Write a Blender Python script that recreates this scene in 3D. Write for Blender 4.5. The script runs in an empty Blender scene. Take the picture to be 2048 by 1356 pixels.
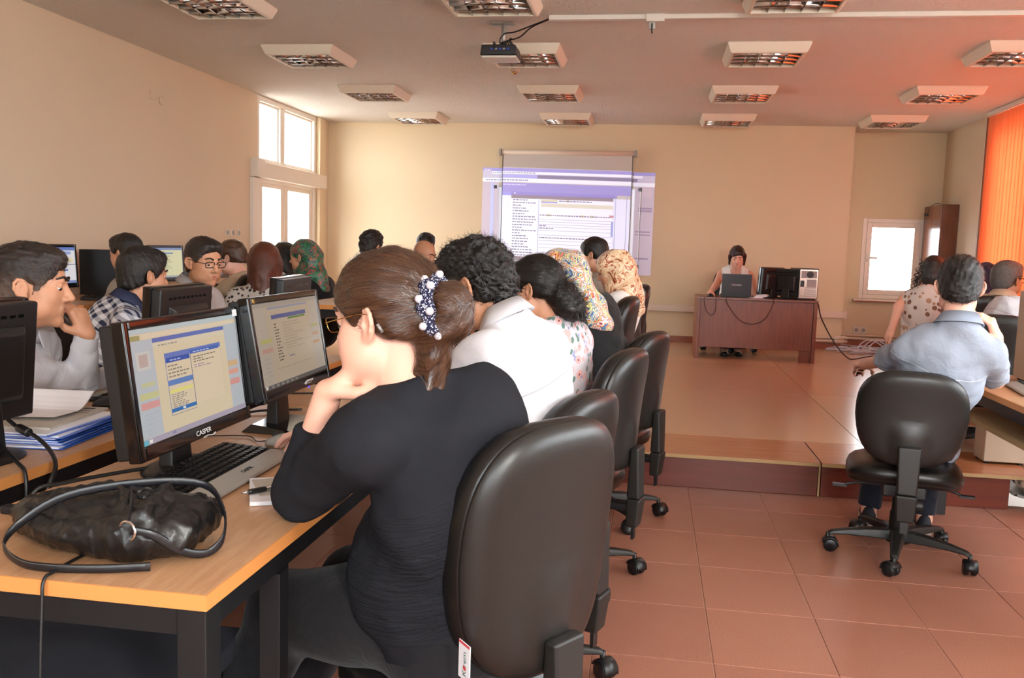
import bpy, bmesh, math, random
import numpy as np
from mathutils import Vector, Matrix, Euler

random.seed(7); RNG = np.random.default_rng(7)
S = bpy.context.scene
COL = S.collection
PI = math.pi

# ------------------------------------------------------------------ camera, sky, lights, exposure
cam_d = bpy.data.cameras.new('camera'); cam = bpy.data.objects.new('camera', cam_d); COL.objects.link(cam)
F_PX, YAW, PITCH, ROLL = 1751.1, .1558, -.1056, .0306
cam_d.sensor_width = 36.0; cam_d.lens = F_PX / 2048 * 36.0; cam_d.clip_start = .05
_f = Vector((-math.sin(YAW)*math.cos(PITCH), math.cos(YAW)*math.cos(PITCH), math.sin(PITCH)))
_r0 = Vector((math.cos(YAW), math.sin(YAW), 0)); _u0 = _r0.cross(_f)
_r = _r0*math.cos(ROLL) + _u0*math.sin(ROLL); _u = _r.cross(_f)
cam.matrix_world = Matrix(((_r.x, _u.x, -_f.x, 0), (_r.y, _u.y, -_f.y, 0), (_r.z, _u.z, -_f.z, 1.32), (0, 0, 0, 1)))
S.camera = cam

W = bpy.data.worlds.new('sky'); S.world = W; W.use_nodes = True
W.node_tree.nodes['Background'].inputs[0].default_value = (.90, .96, 1.0, 1)
W.node_tree.nodes['Background'].inputs[1].default_value = 12.0

S.view_settings.view_transform = 'Standard'; S.view_settings.look = 'None'
S.view_settings.gamma = 1.0; S.view_settings.use_curve_mapping = False
S.view_settings.exposure = 0.20
S.cycles.use_denoising = True
S.cycles.max_bounces = 7; S.cycles.diffuse_bounces = 4; S.cycles.glossy_bounces = 3
S.cycles.transmission_bounces = 4; S.cycles.transparent_max_bounces = 12
S.cycles.sample_clamp_indirect = 4.0; S.cycles.caustics_reflective = False; S.cycles.caustics_refractive = False

def area(name, loc, look, sx, sy, power, col=(1, 1, 1), portal=False, spread=PI):
    l = bpy.data.lights.new(name, 'AREA'); l.shape = 'RECTANGLE'; l.size = sx; l.size_y = sy
    l.energy = power; l.color = col; l.spread = spread
    if portal: l.cycles.is_portal = True
    o = bpy.data.objects.new(name, l); COL.objects.link(o); o.location = loc
    o.rotation_euler = Vector(look).to_track_quat('-Z', 'Y').to_euler()
    return o

# room: x -4.235..3.475, y -2.6..11.08 (11.57 in the niche), ceiling 2.852, stage floor .195 from y 4.92
XL, XR, YB, YN, YR, ZC, ZP, YS = -4.235, 3.475, 11.08, 11.57, -2.6, 2.852, .195, 4.92
# daylight through the windows (sky portals)
area('portal_door', (-4.40, 9.9, 1.5), (1, 0, 0), 2.6, 1.9, 1, portal=True)
area('portal_niche', (2.93, 11.75, 1.3), (0, -1, 0), .70, .9, 1, portal=True)
area('portal_right', (3.62, 2.4, 1.75), (-1, 0, 0), 1.8, 4.6, 1, portal=True)
area('portal_blinds', (3.62, 7.4, 1.75), (-1, 0, 0), 1.8, 4.8, 1, portal=True)
area('portal_rear', (.6, -2.72, 1.75), (0, 1, 0), 5.0, 1.8, 1, portal=True)
# the photographer's flash, held up to the right of the lens
area('camera_flash', (1.1, -.7, 1.90), (-.24, 1, -.08), .32, .24, 56, (1, .96, .90))

# ------------------------------------------------------------------ materials
def lin(c):
    if isinstance(c, str): c = tuple(int(c[i:i+2], 16) for i in (0, 2, 4))
    return tuple(((v/255)/12.92 if v/255 <= .04045 else ((v/255+.055)/1.055)**2.4) for v in c) + (1,)
MATS = {}
class NT:
    """small node-tree helper"""
    def __init__(s, name):
        s.m = bpy.data.materials.new(name); s.m.use_nodes = True; s.t = s.m.node_tree; s.b = s.t.nodes['Principled BSDF']
    def n(s, typ, **kw):
        x = s.t.nodes.new('ShaderNode'+typ)
        for k, v in kw.items():
            if k.startswith('i_'):
                key = k[2:]; key = int(key) if key.isdigit() else key.replace('_', ' ')
                if isinstance(v, bpy.types.NodeSocket): s.t.links.new(v, x.inputs[key])
                else: x.inputs[key].default_value = v
            else: setattr(x, k, v)
        return x
    def link(s, a, b): s.t.links.new(a, b)
    def math(s, op, a, b=None, c=None):
        x = s.n('Math', operation=op)
        for i, v in enumerate((a, b, c)):
            if v is None: continue
            if isinstance(v, bpy.types.NodeSocket): s.link(v, x.inputs[i])
            else: x.inputs[i].default_value = v
        return x.outputs[0]
    def mix(s, fac, a, b, typ='MIX'):
        x = s.n('MixRGB', blend_type=typ)
        for i, v in enumerate((fac, a, b)):
            if isinstance(v, bpy.types.NodeSocket): s.link(v, x.inputs[i])
            else: x.inputs[i].default_value = v
        return x.outputs[0]
    def ramp(s, fac, stops, interp='LINEAR'):
        x = s.n('ValToRGB'); s.link(fac, x.inputs[0]); r = x.color_ramp; r.interpolation = interp
        while len(r.elements) < len(stops): r.elements.new(.5)
        for e, (p, c) in zip(r.elements, stops): e.position = p; e.color = c
        return x.outputs[0]
    def noise(s, vec, scale, detail=3, rough=.5, dist=0):
        x = s.n('TexNoise', i_Scale=scale, i_Detail=detail, i_Roughness=rough, i_Distortion=dist)
        if vec is not None: s.link(vec, x.inputs['Vector'])
        return x
    def vec(s, kind='Object', scale=None):
        if kind.startswith('@'): o = s.n('Attribute', attribute_name=kind[1:]).outputs['Vector']
        else: o = s.n('TexCoord').outputs[kind]
        if scale is not None:
            mp = s.n('Mapping', i_Scale=scale); s.link(o, mp.inputs['Vector']); o = mp.outputs[0]
        return o
    def bump(s, h, strength, dist=.01):
        x = s.n('Bump', i_Strength=strength, i_Distance=dist); s.link(h, x.inputs['Height']); s.link(x.outputs[0], s.b.inputs['Normal'])
    def col(s, v):
        if isinstance(v, bpy.types.NodeSocket): s.link(v, s.b.inputs['Base Color'])
        else: s.b.inputs['Base Color'].default_value = v
    def done(s, rough=.5, metal=0, spec=.5, coat=0, coat_r=.1, sheen=0):
        b = s.b.inputs
        if isinstance(rough, bpy.types.NodeSocket): s.link(rough, b['Roughness'])
        else: b['Roughness'].default_value = rough
        b['Metallic'].default_value = metal; b['Specular IOR Level'].default_value = spec
        b['Coat Weight'].default_value = coat; b['Coat Roughness'].default_value = coat_r; b['Sheen Weight'].default_value = sheen
        MATS[s.m.name] = s.m
        return s.m

def M(name, color, rough=.5, metal=0, spec=.5, bump=0, bscale=200, var=0, vscale=8, coat=0, coat_r=.1, sheen=0, kind='Object'):
    t = NT(name); c = lin(color)
    v = t.vec(kind) if (bump or var) else None
    if var:
        nz = t.noise(v, vscale, 4)
        t.col(t.mix(nz.outputs[0], tuple(x*(1-var) for x in c[:3])+(1,), tuple(min(1, x*(1+var)) for x in c[:3])+(1,)))
    else: t.col(c)
    if bump:
        t.bump(t.noise(v, bscale, 3).outputs[0], bump, .004)
    return t.done(rough, metal, spec, coat, coat_r, sheen)

def emit(name, color, strength=1.0):
    t = NT(name); t.col((0, 0, 0, 1)); t.b.inputs['Emission Color'].default_value = lin(color); t.b.inputs['Emission Strength'].default_value = strength
    return t.done(.25, 0, .4)

def wood(name, c1, c2, rough=.35, axis='Y', scale=1.0, coat=.0, ring=6):
    t = NT(name)
    sc = {'X': (1.2*scale, 14*scale, 14*scale), 'Y': (14*scale, 1.2*scale, 14*scale), 'Z': (14*scale, 14*scale, 1.2*scale)}[axis]
    v = t.vec('Object', sc)
    n1 = t.noise(v, 3.0, 5, .6, .6); n2 = t.noise(v, 18, 3, .6)
    f = t.math('ADD', t.math('MULTIPLY', n1.outputs[0], .75), t.math('MULTIPLY', n2.outputs[0], .25))
    t.col(t.ramp(f, [(.3, lin(c1)), (.7, lin(c2))]))
    t.bump(n2.outputs[0], .08, .002)
    return t.done(rough, coat=coat)

def wallmat(name, c, bump=.10):
    t = NT(name); v = t.vec('Object')
    n = t.noise(v, 1.1, 3); cc = lin(c)
    t.col(t.mix(n.outputs[0], tuple(x*.95 for x in cc[:3])+(1,), tuple(min(1, x*1.04) for x in cc[:3])+(1,)))
    t.bump(t.noise(v, 130, 3).outputs[0], bump, .004)
    return t.done(.62, spec=.25)

def pane_mat():
    t = NT('window_glass')
    g = t.n('BsdfGlossy', i_Roughness=.02); tr = t.n('BsdfTransparent'); lw = t.n('LayerWeight', i_Blend=.12); fr = t.math('MINIMUM', lw.outputs['Fresnel'], 1.0); ge = t.n('NewGeometry'); fr = t.math('MULTIPLY', fr, t.math('SUBTRACT', 1.0, ge.outputs['Backfacing']))
    mx = t.n('MixShader'); t.link(fr, mx.inputs[0]); t.link(tr.outputs[0], mx.inputs[1]); t.link(g.outputs[0], mx.inputs[2])
    t.link(mx.outputs[0], t.t.nodes['Material Output'].inputs[0]); MATS['window_glass'] = t.m
    return t.m

# ------------------------------------------------------------------ mesh helpers
class MB:
    def __init__(s): s.v = []; s.f = []; s.mi = []; s.cur = 0
    def add(s, v, f):
        o = len(s.v); s.v += [tuple(p) for p in v]; s.f += [tuple(i+o for i in q) for q in f]; s.mi += [s.cur]*len(f); return s
    def box(s, c, d, R=None):
        x, y, z = d[0]/2, d[1]/2, d[2]/2
        P = [(-x,-y,-z),(x,-y,-z),(x,y,-z),(-x,y,-z),(-x,-y,z),(x,-y,z),(x,y,z),(-x,y,z)]
        if R is not None: P = [R @ Vector(p) for p in P]
        P = [(p[0]+c[0], p[1]+c[1], p[2]+c[2]) for p in P]
        return s.add(P, [(0,3,2,1),(4,5,6,7),(0,1,5,4),(1,2,6,5),(2,3,7,6),(3,0,4,7)])
    def b2(s, lo, hi): return s.box([(a+b)/2 for a, b in zip(lo, hi)], [b-a for a, b in zip(lo, hi)])
    def hexa(s, bot, top): return s.add(list(bot)+list(top), [(0,3,2,1),(4,5,6,7),(0,1,5,4),(1,2,6,5),(2,3,7,6),(3,0,4,7)])
    def rings(s, R, close=True, cap=True):
        n = len(R[0]); v = [p for r in R for p in r]; f = []
        for i in range(len(R)-1):
            for j in range(n if close else n-1):
                k = (j+1) % n
                f.append((i*n+j, i*n+k, (i+1)*n+k, (i+1)*n+j))
        if cap: f.append(tuple(range(n-1, -1, -1))); f.append(tuple((len(R)-1)*n+j for j in range(n)))
        return s.add(v, f)
    def cyl(s, a, b, ra, rb=None, n=16, cap=True):
        a, b = Vector(a), Vector(b); rb = ra if rb is None else rb
        d = (b-a).normalized(); u = d.orthogonal().normalized(); w = d.cross(u)
        mk = lambda c, r: [c + (u*math.cos(2*PI*j/n) + w*math.sin(2*PI*j/n))*r for j in range(n)]
        return s.rings([mk(a, ra), mk(b, rb)], cap=cap)
    def lathe(s, prof, n=20, c=(0,0,0), axis='Z'):
        R = []
        for r, z in prof:
            ring = []
            for j in range(n):
                x, y = r*math.cos(2*PI*j/n), r*math.sin(2*PI*j/n)
                p = {'Z': (x, y, z), 'Y': (x, z, -y), 'X': (z, x, y)}[axis]
                ring.append((p[0]+c[0], p[1]+c[1], p[2]+c[2]))
            R.append(ring)
        return s.rings(R)
    def tube(s, pts, r, n=8, smooth=True, flat=None):
        P = catmull(pts, 5) if smooth else [Vector(p) for p in pts]
        up = Vector((0,0,1)); R = []; pu = None
        for i, p in enumerate(P):
            d = (P[min(i+1, len(P)-1)] - P[max(i-1, 0)]).normalized()
            u = (pu - d*pu.dot(d)) if pu is not None else d.orthogonal()
            if flat is not None: u = d.cross(up); u = u if u.length > 1e-4 else d.orthogonal()
            u.normalize(); pu = u; w = d.cross(u)
            rr = r(i/(len(P)-1)) if callable(r) else r
            a, b = (rr, rr) if flat is None else (flat, rr)
            R.append([p + u*a*math.cos(2*PI*j/n) + w*b*math.sin(2*PI*j/n) for j in range(n)])
        return s.rings(R)
    def sph(s, c, r, n=14, m=9):
        r = (r, r, r) if not hasattr(r, '__len__') else r
        R = []
        for i in range(1, m):
            t = PI*i/m
            R.append([(c[0]+r[0]*math.sin(t)*math.cos(2*PI*j/n), c[1]+r[1]*math.sin(t)*math.sin(2*PI*j/n), c[2]-r[2]*math.cos(t)) for j in range(n)])
        return s.rings(R)
    def quad(s, a, b, c, d): return s.add([a, b, c, d], [(0,1,2,3)])
    def mesh(s, name, smooth=False):
        me = bpy.data.meshes.new(name); me.from_pydata(s.v, [], s.f)
        if smooth: me.polygons.foreach_set('use_smooth', [True]*len(me.polygons))
        if any(s.mi): me.polygons.foreach_set('material_index', s.mi)
        me.update(); return me

def catmull(pts, k=5):
    P = [Vector(p) for p in pts]
    if len(P) < 3: return P
    P = [P[0]*2-P[1]] + P + [P[-1]*2-P[-2]]; out = []
    for i in range(1, len(P)-2):
        for j in range(k):
            t = j/k; a, b, c, d = P[i-1], P[i], P[i+1], P[i+2]
            out.append(.5*((2*b) + (c-a)*t + (2*a-5*b+4*c-d)*t*t + (3*b-a-3*c+d)*t**3))
    return out + [P[-2]]

def link(o, parent=None):
    COL.objects.link(o)
    if parent is not None: o.parent = parent
    return o
def obj(name, mb, mat, parent=None, smooth=False, bevel=0, seg=2, loc=None, rot=None):
    me = mb if isinstance(mb, bpy.types.Mesh) else mb.mesh(name, smooth)
    for m in (mat if isinstance(mat, (list, tuple)) else [mat]):
        if m is not None: me.materials.append(MATS[m] if isinstance(m, str) else m)
    o = bpy.data.objects.new(name, me); link(o, parent)
    if loc is not None: o.location = loc
    if rot is not None: o.rotation_euler = rot
    if bevel:
        b = o.modifiers.new('bevel', 'BEVEL'); b.width = bevel; b.segments = seg; b.limit_method = 'ANGLE'; b.angle_limit = .6
        me.polygons.foreach_set('use_smooth', [True]*len(me.polygons))
        if not smooth:
            w = o.modifiers.new('normals', 'WEIGHTED_NORMAL'); w.keep_sharp = True
    elif smooth:
        pass
    return o
def tag(o, label=None, cat=None, group=None, kind=None):
    if label: o['label'] = label
    if cat: o['category'] = cat
    if group: o['group'] = group
    if kind: o['kind'] = kind
    return o
def thing(name, label, cat, loc=(0,0,0), rz=0, group=None, rot=None):
    o = bpy.data.objects.new(name, None); o.empty_display_size = .05; link(o)
    o.location = loc; o.rotation_euler = rot if rot is not None else (0, 0, rz)
    return tag(o, label, cat, group)
def struct(name, mb, mat, parent=None, **k):
    o = obj(name, mb, mat, parent, **k)
    if parent is None: o['kind'] = 'structure'
    return o
def kids(o): return [c for c in KID.get(o.name, [])]
def dup(root, loc=None, rz=None, label=None, group=None, rot=None):
    def cp(o, par):
        c = o.copy(); COL.objects.link(c)
        if par is not None: c.parent = par
        for ch in list(o.children): cp(ch, c)
        return c
    r = cp(root, None)
    if loc is not None: r.location = loc
    if rz is not None: r.rotation_euler = (0, 0, rz)
    if rot is not None: r.rotation_euler = rot
    if label: r['label'] = label
    if group: r['group'] = group
    return r
def text(name, body, size, mat, parent, loc, rot, extrude=.0004, align='CENTER', scale=(1,1,1)):
    c = bpy.data.curves.new(name, 'FONT'); c.body = body; c.size = size; c.extrude = extrude; c.align_x = align; c.align_y = 'CENTER'; c.resolution_u = 3
    t = bpy.data.objects.new(name, c); COL.objects.link(t); bpy.context.view_layer.update()
    me = bpy.data.meshes.new_from_object(t.evaluated_get(bpy.context.evaluated_depsgraph_get())); bpy.data.objects.remove(t)
    me.materials.clear(); me.materials.append(MATS[mat]); o = bpy.data.objects.new(name, me); link(o, parent); o.location = loc; o.rotation_euler = rot; o.scale = scale
    return o

M('ceiling_frame', 'e9dcc8', .45)
M('white_pvc', 'e6dccf', .35)
M('white_plastic', 'dcd3c8', .4)
M('grey_plastic', '8f8d8b', .4)
M('black_plastic', '121213', .42, bump=.05, bscale=600)
M('black_gloss', '0b0a0b', .12, spec=.6)
M('black_metal', '141416', .45)
M('black_cable', '0d0d0e', .45)
M('dark_red_cable', '3a1712', .5)
M('white_cable', 'c9c0c6', .5)
M('chrome', 'd6d6d8', .15, metal=1)
M('mirror_louver', 'cfd0d2', .13, metal=1)
M('tube_white', 'e8e6e2', .3)
M('silver', 'a7a39c', .38, metal=.35)
M('brass', 'c9a25c', .25, metal=1)
M('paper', 'e9e9ee', .7)
M('paper_grey', 'b9b2a8', .75, var=.06, vscale=30)
M('blue_folder', '2b5fc0', .35)
M('blue_plug', '2a3fb8', .35)
M('black_leather', '121110', .34, spec=.45, bump=.10, bscale=380, var=.15, vscale=12)
M('shell_plastic', '1d1b19', .38, spec=.45, bump=.06, bscale=420, var=.10, vscale=9)
M('base_plastic', '191816', .5, bump=.05, bscale=400)
M('bag_leather', '121111', .36, spec=.5, bump=.35, bscale=60, var=.2, vscale=18)
M('strap_leather', '16161a', .33, spec=.5)
M('stitch', '4a4742', .7)
M('dark_fabric', '23262f', .85, bump=.15, bscale=500)
M('ink', '23211f', .7)
M('white_print', 'd8d8d8', .5)
wood('desk_top', 'a87a57', 'c49a74', .34, 'Y', 1.6)
M('desk_edge', 'd08a4c', .4, var=.06, vscale=20)
wood('teacher_wood', '6c3420', '86482c', .38, 'Z', 1.0)
wood('teacher_wood_top', '6c3826', '824a35', .3, 'X', 1.0)
wood('cabinet_wood', '5f3423', '74452f', .2, 'Z', 1.0)
wood('riser_wood', '561c0e', '6e2a15', .3, 'X', .8)
wood('nosing_wood', 'a0623f', 'b67650', .22, 'X', .8)
M('chipboard', 'b39468', .8, bump=.3, bscale=300, var=.2, vscale=200)
wallmat('wall_paint', 'd9c5aa')
wallmat('wall_paint_back', 'd8c4a4')
pane_mat()
# ------------------------------------------------------------------ room shell
def ceiling_mat():
    t = NT('ceiling_plaster'); v = t.vec('Object')
    n = t.noise(v, 48, 4, .7); n2 = t.noise(v, 1.3, 2)
    t.col(t.mix(n2.outputs[0], lin('ece4dc'), lin('f3ece4')))
    h = t.ramp(n.outputs[0], [(.45, (0,0,0,1)), (.62, (1,1,1,1))])
    t.bump(h, .6, .014); return t.done(.8, spec=.2)
ceiling_mat()
def tile_mat(name, c1, c2, c3, rough):
    t = NT(name); v = t.vec('Object'); oi = t.n('ObjectInfo')
    n = t.noise(v, 240, 3, .7); n2 = t.noise(v, 5, 3)
    a = t.ramp(n.outputs[0], [(.33, lin(c1)), (.5, lin(c2)), (.68, lin(c3))])
    b = t.mix(t.math('MULTIPLY', n2.outputs[0], .22), a, lin('95604e'))
    k = t.math('MULTIPLY_ADD', oi.outputs['Random'], .10, .95)
    x = t.n('HueSaturation'); t.link(b, x.inputs['Color']); t.link(k, x.inputs['Value']); t.col(x.outputs[0])
    r = t.math('MULTIPLY_ADD', n2.outputs[0], .12, rough); t.bump(n2.outputs[0], .03, .01)
    return t.done(r, spec=.45)
tile_mat('terracotta_tile', '895644', '9d6956', 'ad7d6a', .28)
tile_mat('stage_tile', 'b58768', 'c39a79', 'cda686', .17)
M('grout', 'b98f7c', .8)
M('stage_gap', '6d4030', .8)
M('concrete', '8c8a84', .9, bump=.8, bscale=25, var=.25, vscale=12)
M('baseboard_red', '8c4a30', .4)
M('trunking', 'd9c4b2', .45)
M('pipe_paint', 'd4bda8', .4)

struct('ceiling', MB().b2((XL-.2, YR-.2, ZC), (XR+.2, YN+.3, ZC+.12)), 'ceiling_plaster')

# lower floor: grout bed with one object per tile
fl = struct('floor', MB().b2((XL-.2, YR-.2, -.14), (XR+.2, YS+.1, -.003)), 'grout')
tx0, tdx, ty0, tdy = .2535-.39*12, .39, 2.775-.447*8, .447
tile_me = {}
def tile(par, name, x0, y0, x1, y1, z, mat, th=.006, bev=.0015):
    key = (round(x1-x0, 3), round(y1-y0, 3), mat)
    if key not in tile_me:
        w, d = (x1-x0)/2-.0016, (y1-y0)/2-.0016; b = bev
        m = MB().rings([[(-w,-d,-th),(w,-d,-th),(w,d,-th),(-w,d,-th)], [(-w,-d,-b),(w,-d,-b),(w,d,-b),(-w,d,-b)], [(-w+b,-d+b,0),(w-b,-d+b,0),(w-b,d-b,0),(-w+b,d-b,0)]])
        tile_me[key] = m.mesh('tile_face'); tile_me[key].materials.append(MATS[mat])
    o = bpy.data.objects.new(name, tile_me[key]); link(o, par); o.location = ((x0+x1)/2, (y0+y1)/2, z); return o
for i in range(21):
    for j in range(13):
        x0, x1 = tx0+i*tdx, tx0+(i+1)*tdx; y0, y1 = ty0+j*tdy, ty0+(j+1)*tdy
        if x1 > XR or x0 < XL or y0 > YS: continue
        tile(fl, 'tile', x0, y0, min(x1, XR), min(y1, YS+.02), 0, 'terracotta_tile')

# raised stage: body, floor sheets, nosing boards, riser panels
pf = struct('platform', MB().b2((XL, YS+.04, 0), (1.94, YN, ZP-.006)).b2((1.94, 5.32, 0), (XR, YN, ZP-.006)), 'stage_gap')
sx = [XL, -3.57, -2.35, -1.13, .085, 1.30, 2.52, XR]; sy = [5.44, 7.30, 9.16, 11.08]
for i in range(7):
    for j in range(3): tile(pf, 'floor_sheet', sx[i], sy[j], sx[i+1], sy[j+1], ZP, 'stage_tile', bev=.0008)
tile(pf, 'floor_sheet', 2.31, 11.08, XR, YN, ZP, 'stage_tile', bev=.0008)
for a, b in ((XL, -2.35), (-2.35, -.70), (-.70, .958), (.962, 2.07)):
    nb = obj('nosing_board', MB().b2((a+.002, YS-.03, ZP-.022), (b-.002, 5.438, ZP)), 'nosing_wood', pf, bevel=.002)
    obj('chipboard_edge', MB().b2((a+.002, YS-.0325, ZP-.020), (b-.002, YS-.030, ZP-.002)), 'chipboard', nb)
for a, b in ((XL, -2.35), (-2.35, -.70), (-.70, .953), (.967, 1.93)):
    obj('riser_panel', MB().b2((a+.002, YS, .001), (b-.002, YS+.02, ZP-.024)), 'riser_wood', pf, bevel=.002)
obj('joint_strip', MB().b2((.955, YS+.004, .001), (.965, YS+.03, ZP-.024)), 'chipboard', pf)
obj('end_panel', MB().b2((1.925, YS+.02, .001), (1.94, 5.32, ZP-.024)), 'riser_wood', pf)
def concrete_mass():
    bm = bmesh.new(); bmesh.ops.create_grid(bm, x_segments=26, y_segments=14, size=.5)
    for v in bm.verts:
        x, y = v.co.x*1.45+2.70, v.co.y*.40+5.11
        v.co = (x, y, .015+.05*abs(math.sin(x*9+y*5))+.03*random.random()+.05*max(0, y-5.05)/.3)
    me = bpy.data.meshes.new('rough_concrete'); bm.to_mesh(me); bm.free(); me.polygons.foreach_set('use_smooth', [True]*len(me.polygons)); return me
tag(obj('rough_concrete', concrete_mass(), 'concrete'), 'strip of broken grey concrete beside the end of the raised stage', 'rubble', kind='stuff')
for k, (dx, z, r) in enumerate(((0, .135, .024), (.06, .075, .024))):
    p = obj('floor_pipe', MB().tube([(2.03+dx, 4.96, z), (2.035+dx, 5.1, z), (2.05+dx, 5.31, z)], r, 12), 'pipe_paint', smooth=True)
    obj('coupling', MB().cyl((2.03+dx, 5.02, z), (2.035+dx, 5.08, z), r+.007), 'pipe_paint', p, smooth=True)
    tag(p, ['upper white painted pipe poking out beside the stage end', 'lower white painted pipe poking out beside the stage end'][k], 'pipe')

# walls with their openings
def wall_y(x0, x1, y, th, z0, z1, holes):    # wall along x; holes (xa, xb, za, zb)
    m = MB(); cur = x0
    for xa, xb, za, zb in sorted(holes):
        m.b2((cur, min(y, y+th), z0), (xa, max(y, y+th), z1))
        if za > z0: m.b2((xa, min(y, y+th), z0), (xb, max(y, y+th), za))
        if zb < z1: m.b2((xa, min(y, y+th), zb), (xb, max(y, y+th), z1))
        cur = xb
    return m.b2((cur, min(y, y+th), z0), (x1, max(y, y+th), z1))
def wall_x(y0, y1, x, th, z0, z1, holes):
    m = MB(); cur = y0; a, b = min(x, x+th), max(x, x+th)
    for ya, yb, za, zb in sorted(holes):
        m.b2((a, cur, z0), (b, ya, z1))
        if za > z0: m.b2((a, ya, z0), (b, yb, za))
        if zb < z1: m.b2((a, ya, zb), (b, yb, z1))
        cur = yb
    return m.b2((a, cur, z0), (b, y1, z1))
struct('wall_left', wall_x(YR-.2, YN+.3, XL, -.2, 0, ZC, [(8.99, 10.64, ZP, ZC-.002)]), 'wall_paint')
struct('wall_back', MB().b2((XL, YB, 0), (2.30, YN+.25, ZC)), 'wall_paint_back')
struct('wall_niche', wall_y(2.30, XR+.2, YN, .25, 0, ZC, [(2.57, 3.285, .80, 1.80)]), 'wall_paint_back')
struct('wall_right', wall_x(YR-.2, YN, XR, .2, 0, ZC, [(0., 4.7, .95, 2.66), (5.0, 9.86, .95, 2.70)]), 'wall_paint')
struct('wall_rear', wall_y(XL, XR, YR, -.2, 0, ZC, [(-2.0, 3.2, .9, 2.66)]), 'wall_paint')
struct('baseboard_back', MB().b2((XL+.01, YB-.014, ZP), (2.30, YB, ZP+.075)), 'baseboard_red', bevel=.003)
struct('baseboard_niche', MB().b2((2.31, YN-.014, ZP), (XR, YN, ZP+.075)), 'baseboard_red', bevel=.003)

def frame_y(x0, x1, z0, z1, y, w, d):     # rectangular frame in an xz plane
    return MB().b2((x0, y, z0), (x0+w, y+d, z1)).b2((x1-w, y, z0), (x1, y+d, z1)).b2((x0+w, y, z0), (x1-w, y+d, z0+w)).b2((x0+w, y, z1-w), (x1-w, y+d, z1))
def frame_x(y0, y1, z0, z1, x, w, d):
    return MB().b2((x, y0, z0), (x+d, y0+w, z1)).b2((x, y1-w, z0), (x+d, y1, z1)).b2((x, y0+w, z0), (x+d, y1-w, z0+w)).b2((x, y0+w, z1-w), (x+d, y1-w, z1))
# glazed door and its fanlight in the left wall
d1 = struct('door_1', frame_x(8.99, 10.64, ZP, 1.99, XL-.09, .06, .09), 'white_pvc', bevel=.004)
for a, b in ((9.05, 9.74), (9.74, 10.58)):
    lf = obj('door_leaf', frame_x(a+.004, b-.004, ZP+.01, 1.985, XL-.075, .10, .055), 'white_pvc', d1, bevel=.004)
    obj('pane', MB().b2((XL-.055, a+.10, ZP+.11), (XL-.049, b-.10, 1.885)), 'window_glass', lf)
    h = obj('handle', MB().b2((XL-.022, b-.065 if a < 9.5 else a+.03, 1.14), (XL-.012, b-.03 if a < 9.5 else a+.065, 1.32)).cyl((XL-.015, b-.05, 1.25), (XL+.03, b-.05, 1.25), .008), 'white_plastic', lf)
w1 = struct('window_1', frame_x(8.99, 10.64, 2.12, ZC-.004, XL-.09, .055, .09), 'white_pvc', bevel=.004)
obj('mullion', MB().b2((XL-.085, 9.60, 2.17), (XL-.01, 9.72, ZC-.06)), 'white_pvc', w1, bevel=.004)
for a, b in ((9.045, 9.60), (9.72, 10.585)):
    obj('bead', frame_x(a, b, 2.175, ZC-.06, XL-.07, .02, .03), 'white_pvc', w1)
    obj('pane', MB().b2((XL-.055, a, 2.17), (XL-.05, b, ZC-.055)), 'window_glass', w1)
struct('trim_1', MB().b2((XL-.10, 8.99, 1.97), (XL+.09, 10.80, 2.135)).b2((XL, 8.82, 1.97), (XL+.09, 8.99, 2.165)), 'white_pvc', bevel=.006)
struct('trim_2', MB().b2((XL, 8.80, ZP), (XL+.05, 8.985, 1.965)), 'white_pvc', bevel=.006)
struct('trim_3', MB().b2((XL, 10.66, ZP), (XL+.05, 10.84, ZC-.002)), 'wall_paint_back', bevel=.006)
struct('door_sill', MB().b2((XL-.25, 8.99, ZP-.04), (XL, 10.64, ZP)), 'concrete')
# niche window
w2 = struct('window_2', frame_y(2.57, 3.285, .80, 1.80, YN-.01, .055, .09), 'white_pvc', bevel=.005)
sh = obj('sash', frame_y(2.62, 3.24, .855, 1.75, YN-.025, .062, .07), 'white_pvc', w2, bevel=.005)
obj('pane', MB().b2((2.68, YN+.02, .915), (3.18, YN+.025, 1.69)), 'window_glass', sh)
obj('handle', MB().b2((2.635, YN-.045, 1.26), (2.665, YN-.025, 1.36)).b2((2.62, YN-.055, 1.30), (2.76, YN-.045, 1.325)), 'white_plastic', sh, bevel=.004)
obj('hinge', MB().cyl((3.245, YN-.03, 1.22), (3.245, YN-.03, 1.34), .012), 'white_plastic', sh)
obj('window_sill', MB().b2((2.50, YN-.10, .765), (3.34, YN+.02, .795)), 'white_pvc', w2, bevel=.004)
obj('sill_edge', MB().b2((2.50, YN-.103, .762), (3.34, YN-.10, .778)), 'baseboard_red', w2)
# windows of the right wall and of the rear wall
def big_window(nm, horiz, a0, a1, z0, z1, pos, n):
    w = None; st = (a1-a0)/n
    fr = frame_y if horiz else frame_x
    w = struct(nm, fr(a0, a1, z0, z1, pos, .06, .08), 'white_pvc', bevel=.004)
    for i in range(n):
        a, b = a0+.05+i*(a1-a0-.1)/n, a0+.05+(i+1)*(a1-a0-.1)/n
        s = obj('sash', fr(a, b, z0+.05, z1-.05, pos+.01, .06, .06), 'white_pvc', w, bevel=.004)
        m = MB().b2((a+.05, pos+.03, z0+.1), (b-.05, pos+.035, z1-.1)) if horiz else MB().b2((pos+.03, a+.05, z0+.1), (pos+.035, b-.05, z1-.1))
        obj('pane', m, 'window_glass', s)
    return w
big_window('window_3', False, 0., 4.7, .95, 2.66, XR+.05, 5)
big_window('window_4', False, 5.0, 9.86, .95, 2.70, XR+.05, 5)
big_window('window_5', True, -2.0, 3.2, .9, 2.66, YR-.13, 5)
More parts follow.
